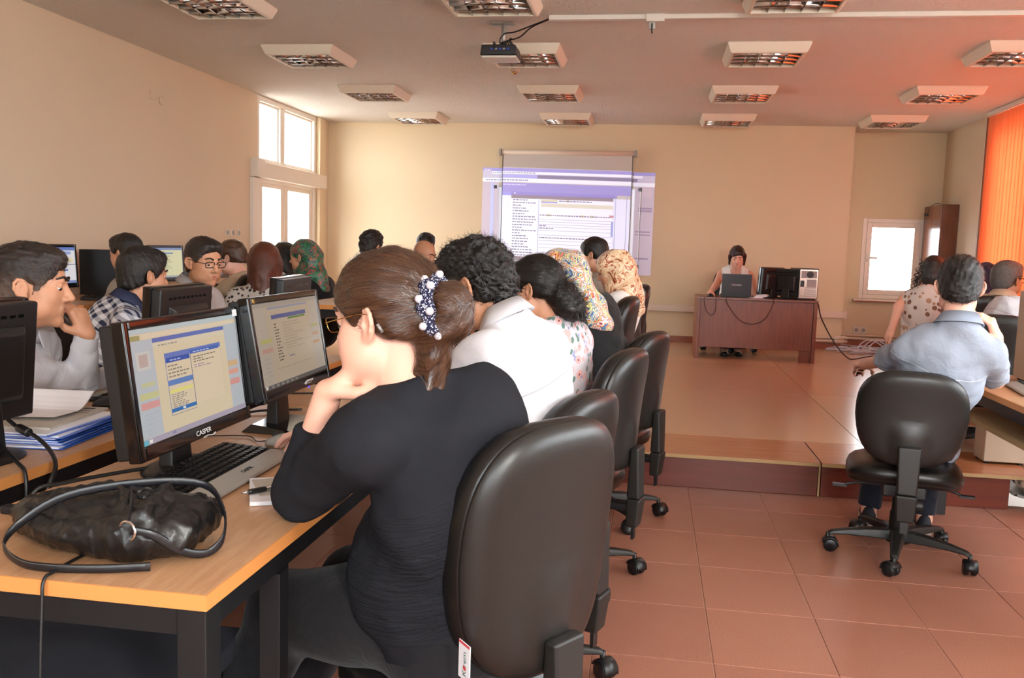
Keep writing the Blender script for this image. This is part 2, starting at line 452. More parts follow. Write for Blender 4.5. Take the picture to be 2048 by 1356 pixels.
# ground and the pale facade outside
M('outside_ground', 'e2ded6', .9)
struct('ground_outside', MB().b2((-40, -40, -.60), (40, 40, -.45)), 'outside_ground')

# orange vertical blind in front of the right-hand window
def blind_mat():
    t = NT('orange_blind'); v = t.vec('Object')
    n = t.noise(v, 500, 2)
    d = t.n('BsdfDiffuse', i_Color=lin('ff9a68')); tr = t.n('BsdfTranslucent', i_Color=lin('ffb28a'))
    mx = t.n('MixShader'); mx.inputs[0].default_value = .42
    t.link(d.outputs[0], mx.inputs[1]); t.link(tr.outputs[0], mx.inputs[2]); t.link(mx.outputs[0], t.t.nodes['Material Output'].inputs[0])
    MATS['orange_blind'] = t.m
blind_mat()
vb = thing('vertical_blind', 'tall orange vertical blind drawn across the window of the right wall', 'blind', (3.385, 9.9, 0))
obj('head_rail', MB().b2((-.03, -4.95, ZC-.045), (.035, .06, ZC-.003)), 'white_plastic', vb, bevel=.004)
sm = MB(); n = 5
for zz in (.62, ZC-.05): pass
sl = [[(.006*math.cos(PI*i/n-.5*PI)*1.6-.006, -.046+.092*i/n, z) for i in range(n+1)] + [(.006*math.cos(PI*i/n-.5*PI)*1.6-.0068, -.046+.092*i/n, z) for i in range(n, -1, -1)] for z in (.62, ZC-.05)]
slat_me = MB().rings(sl).mesh('blind_slat'); slat_me.materials.append(MATS['orange_blind'])
for i in range(55):
    o = bpy.data.objects.new('slat', slat_me); link(o, vb); o.location = (.004*(i % 2), -.02-i*.0885, 0); o.rotation_euler = (0, 0, .10)
obj('edge_slat', MB().b2((-.002, .035, .62), (.0, .10, ZC-.05)), M('blind_edge', '8a4a30', .8), vb)
obj('control_cord', MB().tube([(-.01, .09, ZC-.05), (-.012, .092, 1.9), (-.01, .09, 1.0)], .003), 'white_plastic', vb)

# wall-mounted channel, pipes and sockets at the back
tr = thing('cable_trunking', 'pale cable trunking running along the back wall behind the desk', 'trunking', (0, 0, 0))
obj('channel', MB().b2((-1.9, YB-.045, .575), (2.335, YB-.003, .655)), 'trunking', tr, bevel=.003)
obj('end_cap', MB().b2((2.305, YB-.05, .570), (2.345, YB+.04, .66)), 'trunking', tr, bevel=.003)
for k, z in enumerate((.335, .295)):
    p = obj('heating_pipe', MB().tube([(.9, YB-.04, z-.02), (2.20, YB-.04, z), (2.34, YB-.04, z), (2.36, YB+.02, z), (2.37, YN-.05, z), (2.40, YN-.035, z), (3.40, YN-.035, z)], .016, 10), 'pipe_paint', smooth=True)
    obj('coupling', MB().cyl((2.22, YB-.04, z), (2.33, YB-.04, z), .026), 'pipe_paint', p, smooth=True)
    tag(p, ['upper thin heating pipe bending round the niche corner', 'lower thin heating pipe bending round the niche corner'][k], 'pipe')
def socket(name, loc, rot, label, w=.085, n=1, group=None):
    t = thing(name, label, 'socket', loc, group=group, rot=rot)
    for k in range(n):
        x = (k-(n-1)/2)*w
        pl = obj('plate', MB().b2((x-w/2+.002, -.012, -w/2), (x+w/2-.002, 0, w/2)), 'white_plastic', t, bevel=.003)
        obj('recess', MB().lathe([(.0, -.0125), (.026, -.0125), (.026, -.0115), (0, -.0115)], 16, (x, 0, 0), 'Y'), 'grey_plastic', pl)
    return t
socket('wall_socket', (2.62, YN, .40), (0, 0, 0), 'double white socket low on the niche wall', n=2)
for k, y in enumerate((8.29, 8.41, 8.54)):
    socket('wall_socket', (XL, y, 1.37), (0, 0, PI/2), ['small wall socket on the left wall, first of the row of three from the camera', 'middle one of the three small wall sockets on the left wall', 'small wall socket on the left wall, of the three the one by the door'][k], .06)
j = thing('wall_junction', 'small round junction cap high on the left wall', 'junction box', (XL, 7.12, 2.47))
obj('cap', MB().lathe([(0, 0), (.035, 0), (.035, .012), (.02, .016), (0, .016)], 18, (0, 0, 0), 'X'), 'wall_paint', j, smooth=True)
obj('thin_cord', MB().tube([(.006, -.17, .06), (.006, -.165, -.01), (.006, -.05, 0.0), (.006, 0, 0)], .004), 'wall_paint', j)

# ------------------------------------------------------------------ ceiling fixtures
LX, LY = (-2.855, -1.062, .767, 2.552), (5.44, 7.04, 8.755, 10.45)
fx = thing('ceiling_light', 'x', 'ceiling light', (LX[0], LY[0], ZC))
sq = lambda h, z: [(-h,-h,z),(h,-h,z),(h,h,z),(-h,h,z)]
obj('frame', MB().rings([sq(.295, 0), sq(.297, -.012), sq(.272, -.068), sq(.262, -.075), sq(.246, -.075), sq(.246, -.01)], cap=False), 'ceiling_frame', fx, bevel=.003)
obj('reflector', MB().b2((-.246, -.246, -.012), (.246, .246, -.008)), 'mirror_louver', fx)
tube_me = MB().cyl((-.235, 0, -.032), (.235, 0, -.032), .012, n=12).mesh('tube', True)
for k in range(4): obj('fluorescent_tube', tube_me if k else tube_me, 'tube_white' if k == 0 else None, fx, loc=(0, -.184+k*.123, 0))
def louver(L, w, h, ax):
    R = []
    for s in (-L, L):
        prof = [(-w*.10, -h), (w*.10, -h), (w*.22, -h*.7), (w*.55, -h*.25), (w, 0), (-w, 0), (-w*.55, -h*.25), (-w*.22, -h*.7)]
        R.append([((s, q, z) if ax == 'X' else (q, s, z)) for q, z in prof])
    return MB().rings(R).mesh('louver', True)
la, lb = louver(.245, .024, .055, 'X'), louver(.245, .010, .050, 'Y')
for k in range(3): obj('slat', la, 'mirror_louver' if k == 0 else None, fx, loc=(0, -.1225+k*.1225, -.018))
for k in range(4): obj('slat', lb, 'mirror_louver' if k == 0 else None, fx, loc=(-.148+k*.0985, 0, -.022))
rown = ['nearest the camera', 'second row from the camera', 'third row from the camera', 'row along the back wall']
coln = ['left-hand line of fixtures', 'line of fixtures over the seated rows', 'line of fixtures over the open floor', 'line of fixtures beside the orange blind']
first = True
for i, x in enumerate(LX):
    for jn, y in enumerate(LY):
        if i == 3 and jn == 0: continue
        lb_ = 'square louvred ceiling light, %s, %s' % (coln[i], rown[jn] if jn else 'first row ' + rown[0])
        g = 'louvred ceiling lights'
        if first: fx['label'] = lb_; fx['group'] = g; first = False
        else: dup(fx, (x, y, ZC), 0, lb_, g)

# projector on its pole
pj = thing('projector', 'black video projector hanging from the ceiling on a metal pole', 'projector', (-1.10, 6.154, ZC))
obj('mount_plate', MB().b2((-.07, -.035, -.012), (.07, .035, 0)).b2((-.085, -.012, -.02), (.085, .012, -.012)), 'silver', pj, bevel=.002)
obj('pole', MB().cyl((.01, 0, -.01), (.01, 0, -.16), .017), 'silver', pj, smooth=True)
obj('bracket', MB().b2((-.06, -.05, -.165), (.08, .05, -.155)).b2((-.055, -.05, -.16), (-.045, .05, -.135)).b2((.065, -.05, -.16), (.075, .05, -.135)), 'black_metal', pj)
body = MB().hexa([(-.135,-.10,-.235),(.12,-.10,-.235),(.125,.11,-.235),(-.14,.11,-.235)], [(-.125,-.10,-.165),(.11,-.10,-.165),(.11,.10,-.165),(-.13,.10,-.165)])
obj('housing', body, 'black_plastic', pj, bevel=.008)
obj('underside', MB().b2((-.128, -.09, -.252), (.115, .10, -.235)), 'white_plastic', pj, bevel=.006)
obj('lens', MB().lathe([(0, 0), (.028, 0), (.032, .02), (.026, .02), (0, .012)], 18, (-.03, .11, -.20), 'Y'), 'black_gloss', pj, smooth=True)
for k in range(5): obj('port', MB().b2((-.06+k*.028, -.104, -.20), (-.044+k*.028, -.099, -.19)), 'grey_plastic' if k % 2 else 'blue_plug', pj)
cb = obj('projector_cable', MB().tube([(.345, -.17, -.018), (.24, -.13, -.045), (.10, -.06, -.075), (.02, -.03, -.08), (-.01, -.035, -.13), (.03, -.04, -.15), (.07, -.05, -.115), (.06, -.07, -.155), (.03, -.10, -.19)], .005), 'black_cable')
cb.location = (-1.10, 6.154, ZC); tag(cb, 'thin black cable looping from the projector to the ceiling trunking', 'cable')
cb = obj('projector_cable', MB().tube([(.345, -.175, -.022), (.22, -.12, -.06), (.14, -.09, -.115), (.05, -.05, -.13), (-.01, -.04, -.15), (.03, -.06, -.165), (-.02, -.09, -.17), (-.03, -.105, -.195)], .005), 'black_cable')
cb.location = (-1.10, 6.154, ZC); tag(cb, 'lower sagging black cable between projector pole and ceiling trunking', 'cable')
tk = thing('ceiling_trunking', 'white cable trunking fixed across the ceiling to the right of the projector', 'trunking', (0, 5.982, ZC))
obj('channel', MB().b2((-.755, -.022, -.03), (-.11, .022, 0)), 'white_plastic', tk, bevel=.003)
obj('channel', MB().b2((.0, -.022, -.03), (XR-.01, .022, 0)), 'white_plastic', tk, bevel=.003)
obj('junction', MB().b2((-.115, -.04, -.05), (.005, .04, 0)), 'white_plastic', tk, bevel=.006)
hk = thing('hanging_hook', 'dark metal hook hanging from the ceiling trunking', 'hook', (-.075, 5.97, ZC-.05))
obj('clamp', MB().b2((-.022, -.01, -.045), (.022, .01, 0)), 'silver', hk, bevel=.004)
obj('prong', MB().tube([(0, -.012, -.01), (0, -.014, -.05), (.002, -.012, -.075)], .005), 'black_metal', hk)
sn = thing('ceiling_sensor', 'small cream sensor dome on the ceiling below the projector', 'sensor', (-1.26, 7.70, ZC))
obj('dome', MB().lathe([(0, 0), (.05, 0), (.048, -.018), (.03, -.03), (0, -.03)], 20), 'ceiling_frame', sn, smooth=True)
obj('tip', MB().lathe([(0, -.03), (.022, -.03), (.018, -.045), (0, -.048)], 14), 'brass', sn, smooth=True)

# ------------------------------------------------------------------ whiteboard, roller screen and the painted projected page
M('board_white', 'e6e4e6', .3)
M('screen_fabric', 'c9c2bc', .8)
wb = thing('whiteboard', 'white board with dark corner caps hung behind the roller screen', 'whiteboard', (-1.10, YB-.004, 1.585))
obj('panel', MB().b2((-.905, -.03, -.475), (.905, -.002, .475)), 'board_white', wb)
obj('rim', frame_y(-.92, .92, -.49, .49, -.036, .016, .034), 'silver', wb, bevel=.003)
for sx_ in (-1, 1):
    for sz in (-1, 1): obj('corner_cap', MB().b2((sx_*.905-.022, -.04, sz*.475-.022), (sx_*.905+.022, -.0, sz*.475+.022)), 'black_plastic', wb, bevel=.006)
rs = thing('projection_screen', 'grey roller projection screen pulled down on the back wall', 'screen', (-1.105, 11.0, 2.49))
obj('roller_case', MB().cyl((-.83, 0, 0), (.83, 0, 0), .032, n=16), 'trunking', rs, smooth=True)
for s in (-1, 1): obj('end_cap', MB().b2((s*.84-.014, -.04, -.045), (s*.84+.014, .04, .04)), 'grey_plastic', rs, bevel=.005)
obj('fabric', MB().b2((-.802, -.008, -1.35), (.802, -.006, -.02)), 'screen_fabric', rs)
for s in (-1, 1): obj('edge_band', MB().b2((s*.806-.004, -.010, -1.35), (s*.806+.004, -.004, -.02)), 'black_plastic', rs)
obj('bottom_bar', MB().cyl((-.81, -.007, -1.36), (.81, -.007, -1.36), .014), 'grey_plastic', rs, smooth=True)

def projector_light():
    l = bpy.data.lights.new('projector_beam', 'SPOT'); l.energy = 430; l.spot_size = math.radians(62); l.spot_blend = 0; l.shadow_soft_size = .004
    l.use_nodes = True; nt = l.node_tree
    o = bpy.data.objects.new('projector_beam', l); COL.objects.link(o); o.location = (-1.13, 6.30, 2.652); o.rotation_euler = (PI/2, 0, 0)
    N = nt.nodes; em = N['Emission']
    def nd(t, **k):
        x = N.new('ShaderNode'+t)
        for a, b in k.items(): setattr(x, a, b)
        return x
    def ma(op, a, b=None, c=None):
        x = nd('Math', operation=op)
        for i, v in enumerate((a, b, c)):
            if v is None: continue
            if isinstance(v, bpy.types.NodeSocket): nt.links.new(v, x.inputs[i])
            else: x.inputs[i].default_value = v
        return x.outputs[0]
    tc = nd('TexCoord'); sp = nd('SeparateXYZ'); nt.links.new(tc.outputs['Normal'], sp.inputs[0])
    iz = ma('DIVIDE', 4.78, ma('ABSOLUTE', sp.outputs[2]))
    X = ma('MULTIPLY_ADD', sp.outputs[0], iz, -1.13); Z = ma('MULTIPLY_ADD', sp.outputs[1], iz, 2.652)
    s = ma('DIVIDE', ma('ADD', X, 2.18), 2.165)
    t = ma('DIVIDE', ma('SUBTRACT', ma('SUBTRACT', 2.302, ma('MULTIPLY', s, .032)), Z), 1.265)
    cv = nd('CombineXYZ'); nt.links.new(s, cv.inputs[0]); nt.links.new(t, cv.inputs[1]); P = cv.outputs[0]
    def inside(a0, a1, b0, b1):
        x = nd('VectorMath', operation='SUBTRACT'); nt.links.new(P, x.inputs[0]); x.inputs[1].default_value = ((a0+a1)/2, (b0+b1)/2, 0)
        y = nd('VectorMath', operation='ABSOLUTE'); nt.links.new(x.outputs[0], y.inputs[0])
        w = nd('VectorMath', operation='DIVIDE'); nt.links.new(y.outputs[0], w.inputs[0]); w.inputs[1].default_value = ((a1-a0)/2, (b1-b0)/2, 1)
        q = nd('SeparateXYZ'); nt.links.new(w.outputs[0], q.inputs[0])
        return ma('LESS_THAN', ma('MAXIMUM', q.outputs[0], q.outputs[1]), 1.0)
    base = nd('RGB'); base.outputs[0].default_value = (.72, .80, 1, 1); cur = base.outputs[0]
    m = nd('MixRGB'); nt.links.new(inside(0, 1, 0, 1), m.inputs[0]); m.inputs[1].default_value = (0, 0, 0, 1); nt.links.new(cur, m.inputs[2])
    nt.links.new(m.outputs[0], em.inputs[0]); em.inputs[1].default_value = 1.0
projector_light()

# browser page's projected light painted as flat coloured marks on fabric, board and wall
def painted_page():
    root = thing('painted_page', 'projected web page with an entry form painted as flat marks, spilling past the roller screen', 'painted projection', (0, 0, 0))
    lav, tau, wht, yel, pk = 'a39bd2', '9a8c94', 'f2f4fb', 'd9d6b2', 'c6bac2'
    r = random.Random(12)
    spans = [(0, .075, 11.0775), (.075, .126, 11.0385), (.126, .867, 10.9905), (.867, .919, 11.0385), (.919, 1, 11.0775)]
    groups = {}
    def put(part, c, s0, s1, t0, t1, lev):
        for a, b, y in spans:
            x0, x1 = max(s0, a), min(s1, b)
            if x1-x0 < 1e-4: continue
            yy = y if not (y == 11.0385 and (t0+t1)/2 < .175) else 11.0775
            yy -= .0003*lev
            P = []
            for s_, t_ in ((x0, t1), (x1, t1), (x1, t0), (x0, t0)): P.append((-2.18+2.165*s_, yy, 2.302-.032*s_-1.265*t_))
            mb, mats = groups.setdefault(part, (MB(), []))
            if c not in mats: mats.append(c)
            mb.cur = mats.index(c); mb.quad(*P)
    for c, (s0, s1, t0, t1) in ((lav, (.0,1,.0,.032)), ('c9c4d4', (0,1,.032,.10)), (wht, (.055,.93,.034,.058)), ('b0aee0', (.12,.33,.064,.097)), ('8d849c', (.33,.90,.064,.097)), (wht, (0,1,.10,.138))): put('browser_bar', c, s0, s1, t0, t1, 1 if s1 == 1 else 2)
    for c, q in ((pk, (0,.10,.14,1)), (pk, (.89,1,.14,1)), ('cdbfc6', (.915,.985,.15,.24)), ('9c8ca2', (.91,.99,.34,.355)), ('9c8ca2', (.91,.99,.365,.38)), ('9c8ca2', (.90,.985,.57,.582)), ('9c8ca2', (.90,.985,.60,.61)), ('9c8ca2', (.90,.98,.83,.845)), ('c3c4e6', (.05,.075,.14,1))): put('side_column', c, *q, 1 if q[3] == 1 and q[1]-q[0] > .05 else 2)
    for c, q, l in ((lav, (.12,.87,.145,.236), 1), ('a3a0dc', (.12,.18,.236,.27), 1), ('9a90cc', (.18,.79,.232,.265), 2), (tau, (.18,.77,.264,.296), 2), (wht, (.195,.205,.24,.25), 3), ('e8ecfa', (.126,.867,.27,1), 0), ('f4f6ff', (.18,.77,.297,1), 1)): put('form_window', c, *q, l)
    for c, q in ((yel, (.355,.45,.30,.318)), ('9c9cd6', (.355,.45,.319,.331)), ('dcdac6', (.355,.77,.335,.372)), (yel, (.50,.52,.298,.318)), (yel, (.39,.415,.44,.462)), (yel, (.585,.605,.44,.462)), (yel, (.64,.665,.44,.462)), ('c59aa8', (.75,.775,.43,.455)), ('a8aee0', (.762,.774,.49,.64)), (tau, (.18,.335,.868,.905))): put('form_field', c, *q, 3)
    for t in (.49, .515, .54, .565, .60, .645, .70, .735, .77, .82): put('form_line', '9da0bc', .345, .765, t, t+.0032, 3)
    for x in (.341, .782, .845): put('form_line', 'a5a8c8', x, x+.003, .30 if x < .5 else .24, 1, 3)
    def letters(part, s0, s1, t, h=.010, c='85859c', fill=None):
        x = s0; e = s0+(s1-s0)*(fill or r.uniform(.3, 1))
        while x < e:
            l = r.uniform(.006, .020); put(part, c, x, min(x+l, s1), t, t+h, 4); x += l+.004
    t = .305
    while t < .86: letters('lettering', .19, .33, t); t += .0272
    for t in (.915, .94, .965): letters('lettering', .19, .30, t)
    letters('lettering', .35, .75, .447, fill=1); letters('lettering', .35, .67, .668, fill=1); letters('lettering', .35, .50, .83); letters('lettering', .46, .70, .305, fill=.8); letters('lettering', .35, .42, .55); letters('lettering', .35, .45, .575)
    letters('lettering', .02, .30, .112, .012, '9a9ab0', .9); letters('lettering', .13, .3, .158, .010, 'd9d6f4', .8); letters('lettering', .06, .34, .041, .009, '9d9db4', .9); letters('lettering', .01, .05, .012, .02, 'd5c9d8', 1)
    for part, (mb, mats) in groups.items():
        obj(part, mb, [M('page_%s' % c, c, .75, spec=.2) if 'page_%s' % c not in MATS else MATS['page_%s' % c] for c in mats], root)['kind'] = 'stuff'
painted_page()
# ------------------------------------------------------------------ task chair
def superell(n, hw, hh, e):
    out = []
    for i in range(n):
        a = 2*PI*i/n; c, s = math.cos(a), math.sin(a)
        out.append((hw*math.copysign(abs(c)**(2/e), c), hh*math.copysign(abs(s)**(2/e), s)))
    return out
def pad(prof, hw, hh, e, warp, n=44):
    """prof: list of (scale, offset); warp(x, z, off) -> point"""
    R = []
    for sc, off in prof:
        R.append([warp(x*sc, z*sc, off) for x, z in superell(n, hw, hh, e)])
    return MB().rings(R)
def make_chair():
    t = thing('task_chair', 'x', 'chair', (0, 0, 0))
    tilt = .10
    def bw(x, z, off):
        taper = 1 - .10*max(0, -z)/.23
        y = off + .55*x*x + .018*math.cos(PI*z/.47)
        return (x*taper, -.245 + y - z*tilt, .74 + z)
    front = [(.975, -.002), (1.0, .004), (1.0, .030), (.985, .046), (.94, .060), (.84, .070), (.6, .076), (.3, .078), (.02, .078)]
    obj('backrest', pad(front, .218, .235, 3.0, bw), 'black_leather', t, smooth=True)
    def sw(x, z, off):
        d = max(0., 1-(abs(x)/.085)**2) if abs(x) < .085 else 0
        d *= max(0., min(1., (-.005-z)/.07))
        p = bw(x, z, off - .016*d); return p
    shell = [(.02, -.042), (.15, -.042), (.3, -.0415), (.42, -.041), (.55, -.040), (.66, -.039), (.77, -.037), (.86, -.033), (.92, -.027), (.965, -.018), (.99, -.008), (.995, -.002), (.97, .002)]
    obj('back_shell', pad(shell, .218, .235, 3.0, sw, 64), 'shell_plastic', t, smooth=True)
    def stw(x, y, off):
        droop = .035*max(0, (y-.10)/.13)**2 + .02*(abs(x)/.23)**3
        return (x, y+.02, .43 + off - droop)
    st = [(.02, -.02), (.9, -.02), (.965, -.012), (.985, 0), (.985, .006), (1, .008), (1.0, .03), (.97, .048), (.90, .060), (.75, .068), (.4, .070), (.02, .070)]
    obj('seat', pad(st, .238, .232, 3.4, stw), 'black_leather', t, smooth=True)
    bp = MB()
    bp.hexa([(-.034,-.305,.285),(.034,-.305,.285),(.034,-.262,.285),(-.034,-.262,.285)], [(-.042,-.318,.40),(.042,-.318,.40),(.042,-.262,.40),(-.042,-.262,.40)])
    bp.hexa([(-.038,-.312,.40),(.038,-.312,.40),(.038,-.262,.40),(-.038,-.262,.40)], [(-.046,-.305,.60),(.046,-.305,.60),(.046,-.272,.60),(-.046,-.272,.60)])
    obj('back_post', bp, 'base_plastic', t, bevel=.008)
    obj('post_bar', MB().b2((-.015, -.290, .235), (.015, -.280, .30)), 'black_metal', t)
    obj('knob', MB().cyl((.036, -.288, .36), (.066, -.288, .36), .02, .018, 14), 'base_plastic', t, smooth=True, bevel=.003)
    mm = MB().b2((-.085, -.16, .352), (.085, .12, .405)).b2((-.03, -.275, .345), (.03, -.14, .375))
    mm.b2((-.18, -.10, .398), (.18, -.07, .412)).b2((-.18, .07, .398), (.18, .10, .412))
    obj('mechanism', mm, 'black_metal', t, bevel=.006)
    for s in (-1, 1):
        lv = MB().tube([(s*.08, .02*s-.02, .372), (s*.18, .02*s-.02, .370), (s*.235, .02*s-.03, .358)], .006).box((s*.258, .02*s-.033, .354), (.06, .026, .01))
        obj('lever', lv, 'black_plastic', t, smooth=False)
    obj('gas_column', MB().lathe([(.026, .10), (.026, .26), (.018, .262), (.018, .35)], 18), 'black_metal', t, smooth=True)
    obj('column_cover', MB().lathe([(.043, .115), (.041, .20), (.036, .205), (.034, .30), (.030, .305), (.030, .33)], 18), 'base_plastic', t, smooth=True)
    obj('hub', MB().lathe([(.02, .06), (.05, .065), (.056, .09), (.05, .122), (.036, .125)], 20), 'base_plastic', t, smooth=True)
    def ring(r, w, z0, z1): return [(r, -w, z0), (r, w, z0), (r, w*.75, z1), (r, -w*.75, z1)]
    leg = MB().rings([ring(.03, .034, .075, .122), ring(.12, .028, .080, .118), ring(.22, .022, .082, .108), ring(.285, .019, .078, .096), ring(.30, .017, .070, .088)]).mesh('base_leg')
    c = MB().cyl((0,0,.045), (0,0,.085), .009, n=10)
    for s in (-1, 1): c.lathe([(0, s*.006), (.027, s*.006), (.030, s*.010), (.030, s*.022), (.024, s*.027), (0, s*.027)], 18, (.012, 0, .030), 'Y')
    hood = [[(.012+.033*math.cos(a)*k, y, .030+.033*math.sin(a)*k) for a in [PI*(.02+.82*i/8) for i in range(9)] for k in (1,)] for y in (-.006, .006)]
    for y0, y1 in ((-.006, .006),):
        pts = [PI*(-.05+.95*i/9) for i in range(10)]
        R = [[(.012+.036*math.cos(a), y, .030+.036*math.sin(a)) for y in (-.026, .026)] + [(.012+.031*math.cos(a), y, .030+.031*math.sin(a)) for y in (.026, -.026)] for a in pts]
        c.rings(R)
    cm = c.mesh('caster', True)
    for k in range(5):
        a = 2*PI*k/5 + .3
        o = obj('base_leg', leg, 'base_plastic' if k == 0 else None, t, rot=(0, 0, a), bevel=.006)
        obj('caster', cm, 'black_plastic' if k == 0 else None, t, loc=(.30*math.cos(a), .30*math.sin(a), 0), rot=(0, 0, a+.8+k*1.1))
    return t
chair0 = make_chair(); chair_used = False
def chair(x, y, face, label, z=0, group=None, drop=0, backs=1.0, spin=0.):
    """face: heading in degrees, 180 = towards -x"""
    global chair_used
    rz = math.radians(face)-PI/2
    if chair_used: r = dup(chair0, (x, y, z), rz, label)
    else: r = chair0; chair_used = True; r.location = (x, y, z); r.rotation_euler = (0, 0, rz); r['label'] = label
    if 'group' in r: del r['group']
    r['group'] = group or 'black task chairs'
    up = ('backrest', 'back_shell', 'seat', 'mechanism', 'lever', 'back_post', 'post_bar', 'knob')
    for ch in r.children:
        b = ch.name.split('.')[0]
        ch.location.z = ch.location.z*1.0
        if b in up: ch.location.z = -drop
        elif b in ('hub', 'gas_column', 'column_cover'): pass
        if b in ('backrest', 'back_shell'): ch.scale = (1, 1, backs); ch.location.z = -drop + .505*(1-backs)
        if b in ('base_leg', 'caster') and spin:
            m = Matrix.Rotation(spin, 4, 'Z'); ch.location = m @ ch.location; ch.rotation_euler.z += spin
    return r

# ------------------------------------------------------------------ steel-framed desks with beech tops
def desk(name, label, x0, x1, y0, y1, z=0, h=.74, group=None, extra=None, mat='desk_top'):
    t = thing(name, label, 'desk', ((x0+x1)/2, (y0+y1)/2, z), group=group)
    w, d = (x1-x0)/2, (y1-y0)/2
    tp = obj('desk_top', MB().b2((-w+.003, -d+.003, h-.027), (w-.003, d-.003, h)), mat, t)
    m = MB().b2((-w, -d, h-.027), (-w+.003, d, h-.0003)).b2((w-.003, -d, h-.027), (w, d, h-.0003)).b2((-w+.003, -d, h-.027), (w-.003, -d+.003, h-.0003)).b2((-w+.003, d-.003, h-.027), (w-.003, d, h-.0003))
    obj('edge_band', m, 'desk_edge', tp)
    for sx_ in (-1, 1):
        obj('apron', MB().b2((sx_*(w-.035)-.012, -d+.05, h-.085), (sx_*(w-.035)+.012, d-.05, h-.028)), 'black_metal', t)
        for sy_ in (-1, 1): obj('leg', MB().b2((sx_*(w-.035)-.026, sy_*(d-.04)-.026, 0), (sx_*(w-.035)+.026, sy_*(d-.04)+.026, h-.028)), 'black_metal', t, bevel=.002)
    for sy_ in (-1, 1): obj('apron', MB().b2((-w+.06, sy_*(d-.04)-.012, h-.085), (w-.06, sy_*(d-.04)+.012, h-.028)), 'black_metal', t)
    for yy in (extra or []): obj('leg', MB().b2((w-.06, yy-(y0+y1)/2-.022, 0), (w-.016, yy-(y0+y1)/2+.022, h-.086)), 'black_metal', t, bevel=.002)
    return t
DG = 'beech computer desks'
desk('computer_desk', 'beech topped desk at the front carrying the black handbag and first screen', -1.33, -.69, 1.277, 2.877, extra=[1.62], group=DG)
desk('computer_desk', 'beech topped desk behind the front one, in the row of the white shirted back', -1.33, -.69, 2.885, 4.485, group=DG)
desk('computer_desk', 'beech topped desk on the raised stage at the end of the near row', -1.33, -.69, 5.02, 6.62, ZP, group=DG)
desk('computer_desk', 'beech topped desk carrying the blue folders and loose papers', -2.13, -1.483, 1.02, 2.62, group=DG)
desk('computer_desk', 'beech topped desk in front of the man in the plaid shirt', -2.13, -1.483, 2.63, 4.23, group=DG)
desk('computer_desk', 'beech topped desk on the raised stage beyond the man with glasses', -2.13, -1.483, 5.02, 6.62, ZP, group=DG)
desk('computer_desk', 'beech topped desk against the left wall under the tower computer', -4.215, -3.50, 4.98, 6.58, ZP, .675, group=DG)
desk('computer_desk', 'beech topped desk against the left wall, nearer the glazed door', -4.215, -3.50, 6.60, 8.20, ZP, .675, group=DG)
rd = desk('side_desk', 'beech topped desk at the right edge beside the man in the pale shirt', 1.50, 2.14, 2.95, 4.80, group=DG)
obj('shelf', MB().b2((-.29, -.86, .555), (.28, .86, .575)), 'chipboard', rd)
desk('side_desk', 'pale topped desk with dark legs below the niche window', 2.40, 3.25, 8.30, 8.95, ZP, .66, group=DG)

# padded stool under the front desk
st = thing('bench', 'low bench with a dark padded seat pushed under the front desk', 'bench', (-1.22, 1.42, 0))
obj('cushion', MB().b2((-.34, -.52, .375), (.34, .42, .42)), 'dark_fabric', st, bevel=.012, seg=3)
obj('seat_frame', MB().b2((-.32, -.50, .33), (.32, .40, .374)), 'black_metal', st)
for a in (-1, 1):
    for b in (-.47, .37): obj('leg', MB().b2((a*.29-.018, b-.018, 0), (a*.29+.018, b+.018, .33)), 'black_metal', st)

# ------------------------------------------------------------------ monitors
SC = {}
def scol(c, k=1.0):
    key = (c, k)
    if key not in SC: SC[key] = emit('screen_%s' % c, c, k)
    return SC[key]
def display(parent, w, h, z0, rects, k=.62, tilt=0, y=-.0165):
    """flat picture on a lit panel; rects (x0, x1, t0, t1, colour) in 0..1 from the top left"""
    m = MB(); mats = []; i = 0
    for x0, x1, t0, t1, c in rects:
        if c not in mats: mats.append(c)
        m.cur = mats.index(c); yy = y - .00005*i - .0001; i += 1
        a, b, zt, zb = (x0-.5)*w, (x1-.5)*w, z0+h*(1-t0), z0+h*(1-t1)
        m.quad((a, yy, zb), (b, yy, zb), (b, yy, zt), (a, yy, zt))
    return obj('display', m, [scol(c, k) for c in mats], parent)
def words(x0, x1, t0, t1, n, c, rng, fill=.8):
    out = []; dt = (t1-t0)/n
    for i in range(n):
        x = x0; e = x0 + (x1-x0)*rng.uniform(.4, 1)*fill
        while x < e:
            l = rng.uniform(.012, .035); out.append((x, min(x+l, x1), t0+i*dt+dt*.3, t0+i*dt+dt*.7, c)); x += l+.008
    return out
